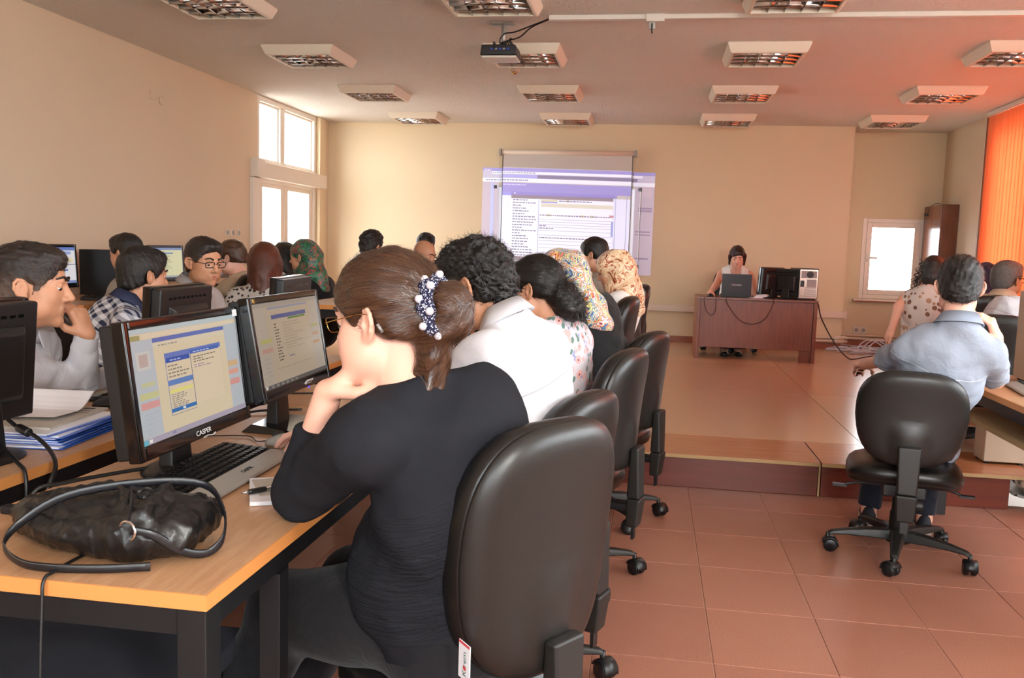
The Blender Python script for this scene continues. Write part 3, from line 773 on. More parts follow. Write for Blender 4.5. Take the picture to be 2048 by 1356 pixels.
def page_a():
    r = random.Random(3); B = 'b9bcc0'
    R = [(0,1,0,1,'d9c6a6'), (0,1,0,.045,'b9c3c4'), (.10,.97,.055,.09,'dccbb0'), (0,.08,.055,.10,'a39a6a'), (0,.175,.10,.95,B), (.86,1,.09,.95,B), (.175,.86,.10,.14,'5c6fb0'), (.175,.86,.14,.19,'d8c9ae'),
         (.03,.14,.20,.36,'c9c5be'), (.05,.12,.225,.335,'bda79f'), (.045,.155,.47,.51,'c3c096'), (.02,.17,.56,.615,'c8c28c'), (.02,.17,.64,.70,'d79a94'), (.86,.97,.47,.53,'d2ae84'), (.86,.97,.56,.61,'dca08c'), (.86,.97,.66,.72,'d6978f'),
         (.255,.80,.255,.80,'c9b79c'), (.258,.797,.258,.797,'dcc8aa'), (.255,.80,.255,.30,'6477b8'), (.262,.48,.30,.345,'2d55a5'), (.485,.78,.275,.31,'3f66b2'), (.485,.49,.30,.80,'5a5f80'),
         (.258,.485,.505,.555,'5f82bb'), (.262,.475,.595,.625,'e3d77a'), (.258,.485,.765,.80,'2f6fb0'), (.36,.385,.772,.793,'e9e4d8'), (.255,.26,.30,.82,'7f86a8'), (.255,.49,.82,.826,'8a8c96'), (0,1,.95,1,'a99fae'), (0,.035,.955,1,'62b0c4'), (.045,.07,.96,.99,'e8e4de'), (.24,.27,.96,.985,'8d84a8')]
    R += words(.27,.47,.36,.49,4,'8a7f74',r) + words(.27,.48,.63,.76,7,'7f7a78',r,.7) + words(.50,.77,.33,.40,3,'6a6258',r) + words(.50,.70,.41,.45,2,'9a7aa0',r) + words(.20,.6,.155,.185,1,'9a927f',r) + words(.5,.7,.283,.303,1,'c9d2e4',r) + words(.03,.16,.72,.93,5,'b3b7c0',r) + words(.28,.47,.31,.335,1,'b9c6e2',r)
    return R
def page_b():
    r = random.Random(8)
    R = [(0,1,0,1,'b3a595'), (0,1,0,.05,'a2988c'), (.16,.84,.05,.95,'b8a58e'), (.20,.82,.06,.085,'8d8fa0'), (.24,.80,.20,.80,'bba78f'), (.24,.78,.155,.205,'4b5a8c'), (.48,.76,.21,.235,'557f3c'), (.05,.20,.42,.47,'b1ab68'), (.05,.20,.53,.58,'bb8f80'), (.84,.95,.47,.51,'b98f6e'), (.84,.95,.58,.62,'b98a5a'), (.84,.96,.36,.40,'a4a46a'), (0,1,.955,1,'5f5a58'), (.02,.05,.955,.99,'d9d0c4'), (.22,.78,.795,.80,'93826e'), (.30,.80,.52,.524,'a0907a')]
    R += words(.26,.34,.25,.72,13,'5c5046',r,.9) + words(.38,.78,.25,.60,10,'a59480',r) + words(.40,.52,.66,.70,1,'6a6878',r,1) + [(.08+.07*i,.11+.07*i,.962,.988,'8f8a84') for i in range(6)] + words(.04,.15,.62,.92,6,'a79c92',r)
    return R
def page_c(seed):
    r = random.Random(seed)
    return [(0,1,0,1,'d9d4d6'), (0,1,0,.09,'6078b8'), (.05,.9,.12,.2,'8fa0cc'), (.05,.95,.30,.42,'dccfae'), (0,1,.47,.49,'6a6a78'), (.05,.8,.62,.66,'3f68b0'), (0,1,.93,1,'7a86b4')] + words(.05,.9,.22,.29,1,'8a8a9c',r) + words(.05,.8,.68,.9,4,'a9a9b4',r)
def page_d(seed):
    r = random.Random(seed)
    return [(0,1,0,1,'d6d0a6'), (0,1,0,.08,'7d8cae'), (0,.12,.08,1,'b7c0c4'), (.2,.7,.16,.21,'6f88b4'), (0,1,.94,1,'9aa0a8')] + words(.2,.85,.25,.85,9,'a39f80',r)
def monitor(label, x, y, zt, face, w, h, zb, tilt, rects=None, k=.62, brand=None, stand='round', back_band=True, oy=0., strip=None):
    """face = heading of the screen in degrees; zb = height of the lower edge above the table"""
    t = thing('monitor', label, 'monitor', (x, y, zt), math.radians(face)+PI/2, 'flat black computer monitors')
    Rx = Matrix.Rotation(-tilt, 3, 'X')
    hd = bpy.data.objects.new('screen_unit', None)
    fr = obj('housing', MB().b2((-w/2+.006, 0, .006), (w/2-.006, .045, h-.006)), 'black_plastic', t, bevel=.006, loc=(0, oy, zb), rot=(-tilt, 0, 0))
    b = .021
    bz = MB().b2((-w/2, -.02, 0), (-w/2+b, .012, h)).b2((w/2-b, -.02, 0), (w/2, .012, h)).b2((-w/2+b, -.02, h-b), (w/2-b, .012, h)).b2((-w/2+b, -.02, 0), (w/2-b, .012, .034))
    obj('bezel', bz, 'black_gloss', t, bevel=.004, loc=(0, oy, zb), rot=(-tilt, 0, 0))
    if rects:
        d = display(t, w-2*b, h-b-.034, .034, rects, k); d.location = (0, oy, zb); d.rotation_euler = (-tilt, 0, 0)
    if back_band:
        bk = MB().hexa([(-w*.36, .045, h*.16), (w*.36, .045, h*.16), (w*.36, .045, h*.80), (-w*.36, .045, h*.80)], [(-w*.30, .066, h*.22), (w*.30, .066, h*.22), (w*.30, .066, h*.74), (-w*.30, .066, h*.74)])
        obj('rear_cover', bk, 'black_plastic', t, bevel=.006, loc=(0, oy, zb), rot=(-tilt, 0, 0))
        vm = MB()
        for i in range(9): vm.b2((-w*.34+i*w*.08, .044, h*.86), (-w*.34+i*w*.08+w*.05, .0462, h*.885))
        obj('vent_slots', vm, 'black_gloss', t, loc=(0, oy, zb), rot=(-tilt, 0, 0))
    ny = oy + .055
    obj('neck', MB().hexa([(-.05, ny-.02, .012), (.05, ny-.02, .012), (.05, ny+.02, .012), (-.05, ny+.02, .012)], [(-.035, ny-.01, zb+h*.35), (.035, ny-.01, zb+h*.35), (.035, ny+.015, zb+h*.35), (-.035, ny+.015, zb+h*.35)]), 'black_plastic', t, bevel=.006)
    if stand == 'round':
        R = [[(r*math.cos(2*PI*j/28), ny-.02+r*.72*math.sin(2*PI*j/28), z) for j in range(28)] for r, z in ((.125, 0), (.125, .006), (.10, .014), (.05, .018))]
        obj('base', MB().rings(R), 'black_plastic', t, smooth=True)
    else:
        obj('base', MB().hexa([(-.14, ny-.12, 0), (.14, ny-.12, 0), (.12, ny+.07, 0), (-.12, ny+.07, 0)], [(-.135, ny-.115, .012), (.135, ny-.115, .012), (.09, ny+.05, .02), (-.09, ny+.05, .02)]), 'black_gloss', t, bevel=.004)
    if brand:
        text('lettering', brand, .0175, 'white_print', t, (.0, oy-.0208, zb+.019), (PI/2-tilt, 0, 0), scale=(1.25, 1, 1))
        obj('swoosh', MB().tube([(.0, oy-.021, zb+.004), (.02, oy-.021, zb+.006), (.045, oy-.021, zb+.002), (.06, oy-.021, zb+.006)], .0013), 'white_print', t)
    if strip: obj('badge', MB().b2((w/2-.034, -.0215, h-.026), (w/2-.012, -.0195, h-.008)) if strip == 'w' else MB().b2((-w/2+.03, -.0215, h-.018), (-w/2+.042, -.0195, h-.006)), 'white_print' if strip == 'w' else 'brass', t, loc=(0, oy, zb), rot=(-tilt, 0, 0))
    return t
D = math.degrees
m1 = monitor('black monitor with a form on its lit screen on the front desk beside the handbag', -1.105, 2.0, .74, 0.7, .545, .314, .078, .135, page_a(), .74, 'CASPER', strip='w')
m2 = monitor('black monitor with a dimmer page, second in the near row, behind the long keyboard', -1.075, 2.545, .74, 1.7, .552, .302, .115, .17, page_b(), .62, None, 'square', strip='b')
obj('power_light', MB().sph((.06, -.0225, .118), .003, 8, 6), emit('blue_led', '3a3af0', 2.5), m2)
obj('swoosh', MB().tube([(.03, -.021, .134), (.06, -.021, .139), (.09, -.021, .137)], .003), 'white_print', m2)
obj('lettering', MB().b2((.03, -.0215, .130), (.085, -.0205, .132)).b2((.035, -.0215, .136), (.10, -.0205, .141)), 'white_print', m2)
monitor('black monitor seen from behind at the left edge, blue cable plug below it', -1.69, 1.93, .74, 180, .385, .32, .085, .08)
monitor('black monitor seen from behind in front of the man in the plaid shirt', -1.72, 2.95, .74, 184, .42, .32, .085, .06)
monitor('black monitor seen from behind next to the woman in the dotted blouse', -1.74, 4.00, .74, 188, .52, .32, .085, .06)
monitor('lit wall monitor with a blue and white page beside the tower computer', -3.98, 5.37, ZP+.675, 0, .44, .30, .07, .06, page_c(4), .85, back_band=False)
monitor('lit wall monitor with a yellowish page behind the man with glasses', -3.98, 6.75, ZP+.675, -4, .46, .30, .07, .06, page_d(5), .80, back_band=False)
monitor('small lit wall monitor half hidden by the woman in the beige blouse', -3.98, 7.6, ZP+.675, 0, .42, .28, .07, .06, page_c(9), .60, back_band=False)

M('key_black', '101011', .32, spec=.35)
# ------------------------------------------------------------------ keyboards and mice
def keyboard(label, x, y, z, face, L=.46, Wd=.19, rest=True, brand=None, group='computer keyboards'):
    t = thing('keyboard', label, 'keyboard', (x, y, z), math.radians(face)-PI/2, group)
    k = MB().hexa([(-L/2, -Wd/2, 0), (L/2, -Wd/2, 0), (L/2, Wd/2, 0), (-L/2, Wd/2, 0)], [(-L/2+.004, -Wd/2+.004, .012), (L/2-.004, -Wd/2+.004, .012), (L/2-.004, Wd/2-.004, .024), (-L/2+.004, Wd/2-.004, .024)])
    obj('body', k, 'black_plastic', t, bevel=.004)
    y0 = -Wd/2 + (.055 if rest else .012); pitch = (Wd/2-.012-y0)/6
    zf = lambda yy: .012 + .012*(yy+Wd/2)/Wd
    key = MB().rings([[(-.0075,-.0075,-.002),(.0075,-.0075,-.002),(.0075,.0075,-.002),(-.0075,.0075,-.002)], [(-.0062,-.006,.006),(.0062,-.006,.006),(.0062,.0068,.006),(-.0062,.0068,.006)]]).mesh('key')
    key.materials.append(MATS['key_black'])
    cols = int((L-.03)/.0195)
    for r in range(6):
        c = 0
        while c < cols:
            wd = 1
            if r == 0 and c == 4: wd = 6
            elif r in (1, 2) and c in (0, 13): wd = 2
            yy = y0 + pitch*(r+.5)
            if c+wd > cols: break
            if r == 5 and c in (1, 6, 11): c += 1; continue
            o = bpy.data.objects.new('key', key); link(o, t)
            o.location = (-L/2+.018+(c+(wd-1)/2)*.0195, yy, zf(yy)); o.scale = (wd*1.25-.25+.02, min(1.0, pitch/.0165), .9); c += wd
    if rest:
        obj('palm_rest', MB().hexa([(-L/2+.006, -Wd/2-.012, .003), (L/2-.006, -Wd/2-.012, .003), (L/2-.006, -Wd/2+.05, .010), (-L/2+.006, -Wd/2+.05, .010)], [(-L/2+.008, -Wd/2-.010, .012), (L/2-.008, -Wd/2-.010, .012), (L/2-.03, -Wd/2+.05, .019), (-L/2+.03, -Wd/2+.05, .019)]), 'silver', t, bevel=.002)
    if brand: text('lettering', brand, .016, 'ink', t, (.01, -Wd/2+.018, .0166), (math.radians(7), 0, 0), extrude=.0003)
    for s in (-1, 1): obj('foot', MB().b2((s*L*.4-.02, Wd/2-.03, -.002), (s*L*.4+.02, Wd/2-.018, .002)), 'grey_plastic', t)
    return t
keyboard('long black keyboard with a silver palm rest on the front desk', -1.035, 1.955, .742, 181, .50, .20, True, 'CASPER')
keyboard('black keyboard before the man resting his cheek on his hand', -1.86, 2.95, .742, 2, .45, .16)
keyboard('black keyboard between the two lit monitors on the far side of the desks', -1.93, 4.02, .742, 4, .44, .15, False)
keyboard('dark keyboard on the desk of the right edge beside the papers', 1.72, 4.22, .742, -8, .42, .15)
keyboard('grey keyboard on the wall desk under the blue and white page', -3.72, 5.55, ZP+.677, 180, .40, .14, False)
def mouse(name, label, x, y, z, face, cm, parent_cable=None):
    t = thing(name, label, 'mouse', (x, y, z), math.radians(face)-PI/2, 'computer mice')
    R = []
    for i in range(9):
        u = i/8; yy = -.055+.11*u; w = .031*math.sin(PI*(.12+.80*u))**.5; h = .034*math.sin(PI*(.10+.82*u))**.7
        R.append([(w*math.cos(a), yy, max(0, h*math.sin(a))) for a in [PI*j/10 for j in range(11)]] )
    obj('shell', MB().rings([[*r, (0, r[0][1], 0)] for r in R]), cm, t, smooth=True)
    obj('wheel', MB().lathe([(0, -.003), (.008, -.003), (.008, .003), (0, .003)], 12, (0, .03, .026), 'X'), 'black_plastic', t)
    if parent_cable: obj('cord', MB().tube(parent_cable, .0018), 'black_cable', t, smooth=True)
    return t
mouse('mouse', 'silver and black mouse under the right hand of the woman in black', -1.0, 2.30, .742, 186, 'silver', [(0, .053, .01), (.02, .09, .003), (.08, .14, .003), (.06, .25, .003)])
mouse('mouse', 'black mouse lying behind the paper stack of the far desk', -1.78, 2.66, .742, 0, 'black_plastic', [(0, .053, .01), (-.02, .10, .003), (-.10, .12, .003), (-.16, .08, .003)])

# ------------------------------------------------------------------ things lying on the front desks
def sheet(name, label, pts, mat, th=.0006, cat='paper', group=None):
    return None
def paperstack():
    t = thing('folder_stack', 'stack of blue plastic folders stuffed with white papers', 'folders', (-1.71, 2.255, .741), .05)
    r = random.Random(2); z = 0
    for i in range(6):
        a = r.uniform(-.05, .05); dx, dy = r.uniform(-.012, .012), r.uniform(-.02, .02)
        o = obj('folder', MB().b2((-.15, -.175, 0), (.15, .175, .0014)), 'blue_folder', t, loc=(dx, dy, z), rot=(0, .01*r.uniform(-1, 1), a)); z += .0018
        obj('sheets', MB().b2((-.145, -.168, 0), (.138, .160, .0045)), 'paper', t, loc=(dx-.004, dy-.004, z), rot=(0, 0, a+.015)); z += .0048
    return z
zt = .741 + paperstack()
bk = thing('booklet', 'grey printed booklet lying on the blue folders', 'booklet', (-1.735, 2.275, zt), .10)
obj('cover', MB().b2((-.112, -.155, 0), (.112, .155, .006)), 'paper_grey', bk)
obj('print', MB().b2((.02, .06, .006), (.10, .063, .0063)).b2((.03, .09, .006), (.09, .094, .0063)).b2((.05, .12, .006), (.085, .135, .0063)), 'ink', bk)
cp = MB(); R = []
for i in range(11):
    u = i/10; yy = .155*(1-2*u)*0
    xx = -.105+.21*u; zz = .004 + .048*max(0, (.45-u)/.45)**1.6
    R.append([(xx + .02*max(0, (.45-u)), -.105, zz), (xx+ .02*max(0, (.45-u)), .105, zz+.006*u), (xx, .105, zz+.007*u-.0008), (xx, -.105, zz-.0008)])
tag(obj('loose_sheets', cp.rings(R), 'paper', smooth=False, loc=(-1.765, 2.305, zt+.008), rot=(0, 0, -PI/2+.08)), 'white sheet curling up from the grey booklet', 'paper')
np_ = thing('notepad', 'white notepad lying beside the elbow of the woman in black', 'notepad', (-.815, 1.865, .741), .45)
obj('pages', MB().b2((-.075, -.10, 0), (.075, .10, .009)), 'paper', np_)
obj('top_sheet', MB().b2((-.06, -.05, .0092), (.07, .09, .0099)), 'paper_grey', np_, rot=(0, 0, .12))
pn = thing('ballpoint_pen', 'silver and black ballpoint pen lying on the white notepad', 'pen', (-.835, 1.835, .757), rot=(0, PI/2, .95))
obj('barrel', MB().lathe([(.002, -.07), (.0045, -.055), (.005, .02), (.0045, .06), (0, .066)], 12), 'chrome', pn, smooth=True)
obj('grip', MB().lathe([(.0052, -.055), (.006, -.045), (.006, -.015), (.0052, -.01)], 12), 'black_plastic', pn, smooth=True)
obj('clip', MB().b2((.004, -.0015, .02), (.0065, .0015, .06)), 'chrome', pn)
def cable(label, pts, r, mat='black_cable', name='cable'):
    return tag(obj(name, MB().tube(pts, r), mat, smooth=True), label, 'cable')
c2 = thing('monitor_cable', 'thick black monitor cable with a blue plug and ferrite bead, left edge', 'cable', (0, 0, 0))
obj('cord', MB().tube([(-1.70, 2.06, .90), (-1.70, 2.06, .845), (-1.655, 2.065, .80), (-1.58, 2.03, .79), (-1.50, 1.98, .772), (-1.42, 1.90, .75), (-1.41, 1.855, .69), (-1.42, 1.9, .55)], .0055), 'black_cable', c2, smooth=True)
obj('plug', MB().box((-1.70, 2.06, .87), (.035, .02, .05)), 'blue_plug', c2, bevel=.004)
obj('ferrite_bead', MB().cyl((-1.648, 2.063, .799), (-1.60, 2.04, .792), .012, n=14), 'black_plastic', c2, smooth=True, bevel=.004)
cable('black cable dropping over the desk edge next to the monitor foot at the left', [(-1.67, 2.02, .775), (-1.60, 1.95, .772), (-1.505, 1.875, .76), (-1.455, 1.84, .735), (-1.45, 1.83, .60)], .005)
cable('thin dark cord running from under the handbag down the front of the desk', [(-.98, 1.44, .745), (-.985, 1.36, .745), (-.98, 1.30, .746), (-.978, 1.272, .742), (-.975, 1.262, .70), (-.965, 1.24, .55), (-.94, 1.22, .35), (-.93, 1.22, .1), (-.95, 1.3, .01)], .003)
cable('black cable coiled on the desk behind the first monitor', [(-1.20, 1.95, .75), (-1.26, 1.86, .75), (-1.31, 1.78, .748), (-1.345, 1.72, .735), (-1.36, 1.7, .6)], .005)
cable('dark cable crossing the gap between the desks past the second monitor', [(-1.15, 2.78, .748), (-1.25, 2.72, .75), (-1.32, 2.66, .746), (-1.40, 2.6, .74), (-1.49, 2.62, .748), (-1.6, 2.7, .748)], .004)
for k in range(3):
    cable(['dark cord lying across the near row desk, nearest of three', 'dark cord lying across the near row desk, middle of three', 'dark cord lying across the near row desk, farthest of three'][k], [(-1.32, 3.08+k*.24, .745), (-1.2, 3.12+k*.24, .745), (-1.05, 3.09+k*.24, .745), (-.9, 3.14+k*.24, .745)], .003)
fb = thing('paper_pack', 'white and blue pack of papers on the near row desk past the second monitor', 'papers', (-1.16, 3.98, .741), .2)
obj('sheets', MB().b2((-.10, -.14, 0), (.10, .14, .03)), 'paper', fb); obj('cover', MB().b2((-.10, -.14, .0305), (.10, .02, .034)), 'blue_folder', fb)
ph = thing('phone', 'dark phone with a metal rim lying between the two lit monitors', 'phone', (-1.70, 3.50, .741), .4)
obj('body', MB().b2((-.032, -.06, 0), (.032, .06, .012)), 'black_gloss', ph, bevel=.004); obj('rim', MB().b2((-.033, -.061, .004), (.033, .061, .008)), 'chrome', ph)

# ------------------------------------------------------------------ tower computers
def tower(label, x, y, z, rz, w=.19, d=.42, h=.42, mat='black_plastic', rear=False):
    t = thing('tower_computer', label, 'computer', (x, y, z), rz)
    obj('case', MB().b2((-w/2, -d/2, .012), (w/2, d/2, h)), mat, t, bevel=.005)
    for a in (-1, 1):
        for b in (-1, 1): obj('foot', MB().cyl((a*w*.35, b*d*.4, 0), (a*w*.35, b*d*.4, .013), .015, n=10), 'black_plastic', t)
    y0 = -d/2
    if rear:
        obj('rear_panel', MB().b2((-w/2+.008, y0-.003, .02), (w/2-.008, y0, h-.01)), M('zinc', 'd8d2c4', .22, metal=.85), t)
        obj('power_supply', MB().b2((-w/2+.02, y0-.007, h-.10), (w/2-.02, y0-.003, h-.025)), 'grey_plastic', t, bevel=.002)
        obj('fan_grille', MB().lathe([(.012, -.001), (.036, -.001), (.036, .001), (.012, .001)], 20, (.01, y0-.009, h-.062), 'Y'), 'black_metal', t)
        obj('port_block', MB().b2((-w/2+.015, y0-.006, h*.42), (-w/2+.055, y0-.003, h*.62)), 'black_plastic', t)
        for k in range(5): obj('slot_cover', MB().b2((-w/2+.06, y0-.006, .035+k*.022), (w/2-.02, y0-.003, .05+k*.022)), 'silver', t)
        obj('side_vent', MB().b2((-.02, y0-.0045, h*.42), (w/2-.02, y0-.003, h*.66)), 'grey_plastic', t)
    else:
        obj('drive_bay', MB().b2((-w/2+.02, y0-.004, h-.10), (w/2-.02, y0, h-.055)), 'black_gloss', t)
        obj('port_panel', MB().b2((-w/2+.03, y0-.005, h*.5), (w/2-.04, y0, h*.66)), 'grey_plastic', t)
        obj('power_light', MB().sph((-w/2+.04, y0-.006, h*.53), .005, 8, 6), 'blue_led', t)
    return t
tower('black tower computer with a blue power light on the wall desk at the left', -3.83, 5.79, ZP+.676, PI/2, .20, .40, .335)
tower('tower computer with its bare metal back turned outward on the teacher desk', 1.60, 9.72, .851, .10, .20, .38, .33, rear=True)
tower('beige computer case standing on the right edge desk', 1.875, 4.50, .741, -.10, .19, .30, .44, mat=M('beige_case', 'b9a48e', .5))
tower('beige computer case standing on the stage floor under the right edge desk', 1.98, 5.22, ZP+.001, PI/2, .16, .22, .20, mat='beige_case')
obj_r = thing('paper_pile', 'loose white papers on the right edge desk beside the beige case', 'papers', (1.78, 3.98, .741), .1)
obj('sheet', MB().b2((-.10, -.14, 0), (.10, .14, .002)), 'paper', obj_r); obj('sheet', MB().b2((-.10, -.14, .0022), (.10, .14, .0035)), 'paper', obj_r, rot=(0, 0, .2))

# ------------------------------------------------------------------ teacher desk and what stands on it
td = thing('teacher_desk', 'brown wooden teacher desk with a closed front panel on the stage', 'desk', (1.10, 9.75, ZP))
obj('top', MB().b2((-.615, -.32, .633), (.615, .32, .655)), 'teacher_wood_top', td, bevel=.002)
obj('front_panel', MB().b2((-.575, -.285, .125), (.575, -.267, .632)), 'teacher_wood', td, bevel=.002)
for s in (-1, 1): obj('side_panel', MB().b2((s*.595-.018, -.30, 0), (s*.595+.018, .30, .632)), 'teacher_wood', td, bevel=.002)
obj('inner_leg', MB().b2((.46, -.262, 0), (.578, -.244, .632)), 'teacher_wood', td)
lp = thing('laptop', 'open dark laptop with its lid turned to the room on the teacher desk', 'laptop', (.90, 9.66, .8505), .0)
obj('base', MB().b2((-.155, -.0, 0), (.155, .22, .022)), 'black_plastic', lp, bevel=.004)
obj('lid', MB().b2((-.155, -.006, .0), (.155, .006, .235)), M('laptop_lid', '34343a', .3), lp, bevel=.005, loc=(0, -.003, .012), rot=(.10, 0, 0))
text('lettering', 'TOSHIBA', .026, 'white_print', lp, (.0, -.021, .128), (PI/2+.10, 0, 0))
monitor('dark monitor seen from behind on the teacher desk', 1.25, 9.70, .8505, 128, .34, .29, .04, .08, back_band=True)
monitor('slim dark monitor seen edge-on beside the tower on the teacher desk', 1.43, 9.66, .8505, 62, .30, .29, .03, .05)
pp = thing('leaflet', 'folded white leaflet standing by the laptop on the teacher desk', 'paper', (1.16, 9.60, .8505))
obj('flap', MB().hexa([(-.09, 0, 0), (.06, 0, 0), (.06, .002, 0), (-.09, .002, 0)], [(.015, .03, .075), (.045, .03, .085), (.045, .032, .085), (.015, .032, .075)]), 'paper', pp)
obj('sheet', MB().b2((-.13, -.05, 0), (.02, .08, .002)), 'paper', pp)
cable('thin dark cord hanging in a wide loop over the front of the teacher desk', [(.80, 9.60, .853), (.785, 9.425, .845), (.79, 9.418, .80), (.88, 9.43, .672), (.973, 9.435, .597), (1.09, 9.435, .588), (1.19, 9.43, .645), (1.262, 9.418, .80), (1.265, 9.425, .845), (1.30, 9.55, .853)], .0035, 'dark_red_cable')
cable('thin dark cord in a narrow loop at the left end of the teacher desk', [(.62, 9.55, .853), (.56, 9.425, .845), (.558, 9.418, .80), (.59, 9.43, .70), (.64, 9.43, .66), (.675, 9.43, .70), (.68, 9.418, .80), (.682, 9.425, .845), (.70, 9.52, .853)], .003, 'dark_red_cable')
cable('thick dark red cable running from the teacher desk down to the floor', [(1.55, 9.53, .853), (1.66, 9.50, .856), (1.725, 9.55, .83), (1.80, 9.75, .68), (1.90, 9.95, .54), (2.0, 10.05, .40), (2.08, 10.02, .29), (2.17, 10.0, .21), (2.26, 10.06, .202), (2.5, 10.4, .202), (2.8, 10.5, .202)], .0065, 'dark_red_cable')
def tangle():
    r = random.Random(5); m = MB()
    for k in range(16):
        cx, cy = r.uniform(2.30, 2.85), r.uniform(10.6, 11.1); P = []
        for i in range(9): P.append((cx+r.uniform(-.25, .25), cy+r.uniform(-.13, .13), ZP+.008+r.uniform(0, .05)*(1 if i % 3 else 0)))
        m.tube(P, .006, 6)
    for k in range(3):
        x = 2.42+k*.06; m.tube([(x, 10.75, ZP+.01), (x+.05, 10.8, ZP+.10), (x+.16, 10.85, ZP+.15), (x+.28, 10.85, ZP+.10), (x+.36, 10.8, ZP+.01)], .008, 6)
    return m
tag(obj('cable_tangle', tangle(), 'white_cable', smooth=True), 'tangle of white cables on the stage floor by the niche', 'cables', kind='stuff')

# tall cabinet in the right-hand corner
cb = thing('tall_cabinet', 'tall narrow brown cabinet in the corner right of the niche window', 'cabinet', (3.383, 11.235, ZP))
obj('carcass', MB().b2((-.086, -.325, 0), (.086, .325, 1.76)), 'cabinet_wood', cb, bevel=.002)
for k, (a, b) in enumerate(((-.322, -.003), (.003, .322))):
    dr = obj('door', MB().b2((-.104, a, .06), (-.087, b, 1.755)), 'cabinet_wood', cb, bevel=.002)
    obj('handle', MB().tube([(-.104, (b-.03 if k == 0 else a+.03), .95), (-.125, (b-.03 if k == 0 else a+.03), .96), (-.125, (b-.03 if k == 0 else a+.03), 1.04), (-.104, (b-.03 if k == 0 else a+.03), 1.05)], .005), 'chrome', dr, smooth=True)
cl = thing('clip_lamp', 'small dark clip on a curved wire hanging over the tall cabinet', 'clip', (3.26, 11.25, 1.86))
obj('wire', MB().tube([(.02, .18, .0), (.015, .14, .04), (.03, .05, .105), (.06, -.05, .12), (.10, -.12, .10)], .003), 'dark_red_cable', cl, smooth=True)
obj('clip', MB().box((.005, .19, -.01), (.03, .04, .03)), 'black_metal', cl, bevel=.006)

# chairs
ch1 = chair(-.375, 1.85, 145, 'black task chair with a white side tag, holding the woman in black up front', drop=.055, backs=1.13)
chair(-.385, 2.53, 160, 'black task chair holding the man in the white shirt of the near row', drop=.055)
chair(-.30, 3.42, 164, 'black task chair behind the woman in the floral blouse', drop=.03)
chair(-.205, 4.27, 160, 'black task chair behind the woman in black with the bright patterned scarf', drop=.035)
chair(-.36, 5.22, 172, 'black task chair on the stage holding the woman in the beige patterned scarf', ZP, drop=.12)
chair(-.33, 5.92, 175, 'black task chair on the stage, last but one of the near row', ZP, drop=.10)
chair(-.30, 6.55, 186, 'black task chair at the far end of the near row', ZP, drop=.10)
chair(1.137, 4.02, 78, 'black task chair standing free on the tiles under the man in the pale shirt', drop=.05, backs=.86, spin=.55)
chair(2.02, 5.55, 75, 'black task chair at the right edge behind the person in the white shirt', ZP, drop=.15)
chair(2.22, 6.45, 80, 'black task chair of the grey haired man by the orange blind', ZP, drop=.08)
chair(-2.52, 2.72, 10, 'black task chair of the man resting his face on his hand')
chair(-2.62, 3.72, 6, 'black task chair of the man in the plaid shirt')
chair(-2.62, 4.50, 20, 'black task chair of the man with glasses', drop=.02)
chair(-2.95, 5.55, 200, 'black task chair on the stage behind the man with glasses', ZP, drop=.09)
chair(-3.0, 6.35, 190, 'black task chair of the woman in the beige blouse', ZP, drop=.11)
chair(.92, 10.36, -92, 'black task chair of the woman at the teacher desk', ZP, drop=.04)

# sewn-in tag on the side of the front chair
def chair_tag():
    root = ch1; t = bpy.data.objects.new('side_tag', MB().b2((-.021, -.036, -.001), (.021, .036, .001)).mesh('side_tag')); link(t, root)
    t.data.materials.append(MATS['paper'])
    t.location = (-.226, -.236, .548);     t.rotation_euler = Matrix(((-.25, 0, -.97), (-.97, 0, .25), (0, 1, 0))).to_euler()
    M('tag_red', 'd0454a', .5); M('tag_green', '4c6a62', .6)
    text('lettering', 'K rem', .019, 'tag_green', t, (.002, -.004, .0012), (0, 0, PI/2), .0002)
    obj('red_mark', MB().sph((.002, -.012, .001), (.0065, .005, .0006), 12, 6), 'tag_red', t); obj('red_edge', MB().b2((-.021, .031, .001), (.021, .036, .0014)), 'tag_red', t)
chair_tag()
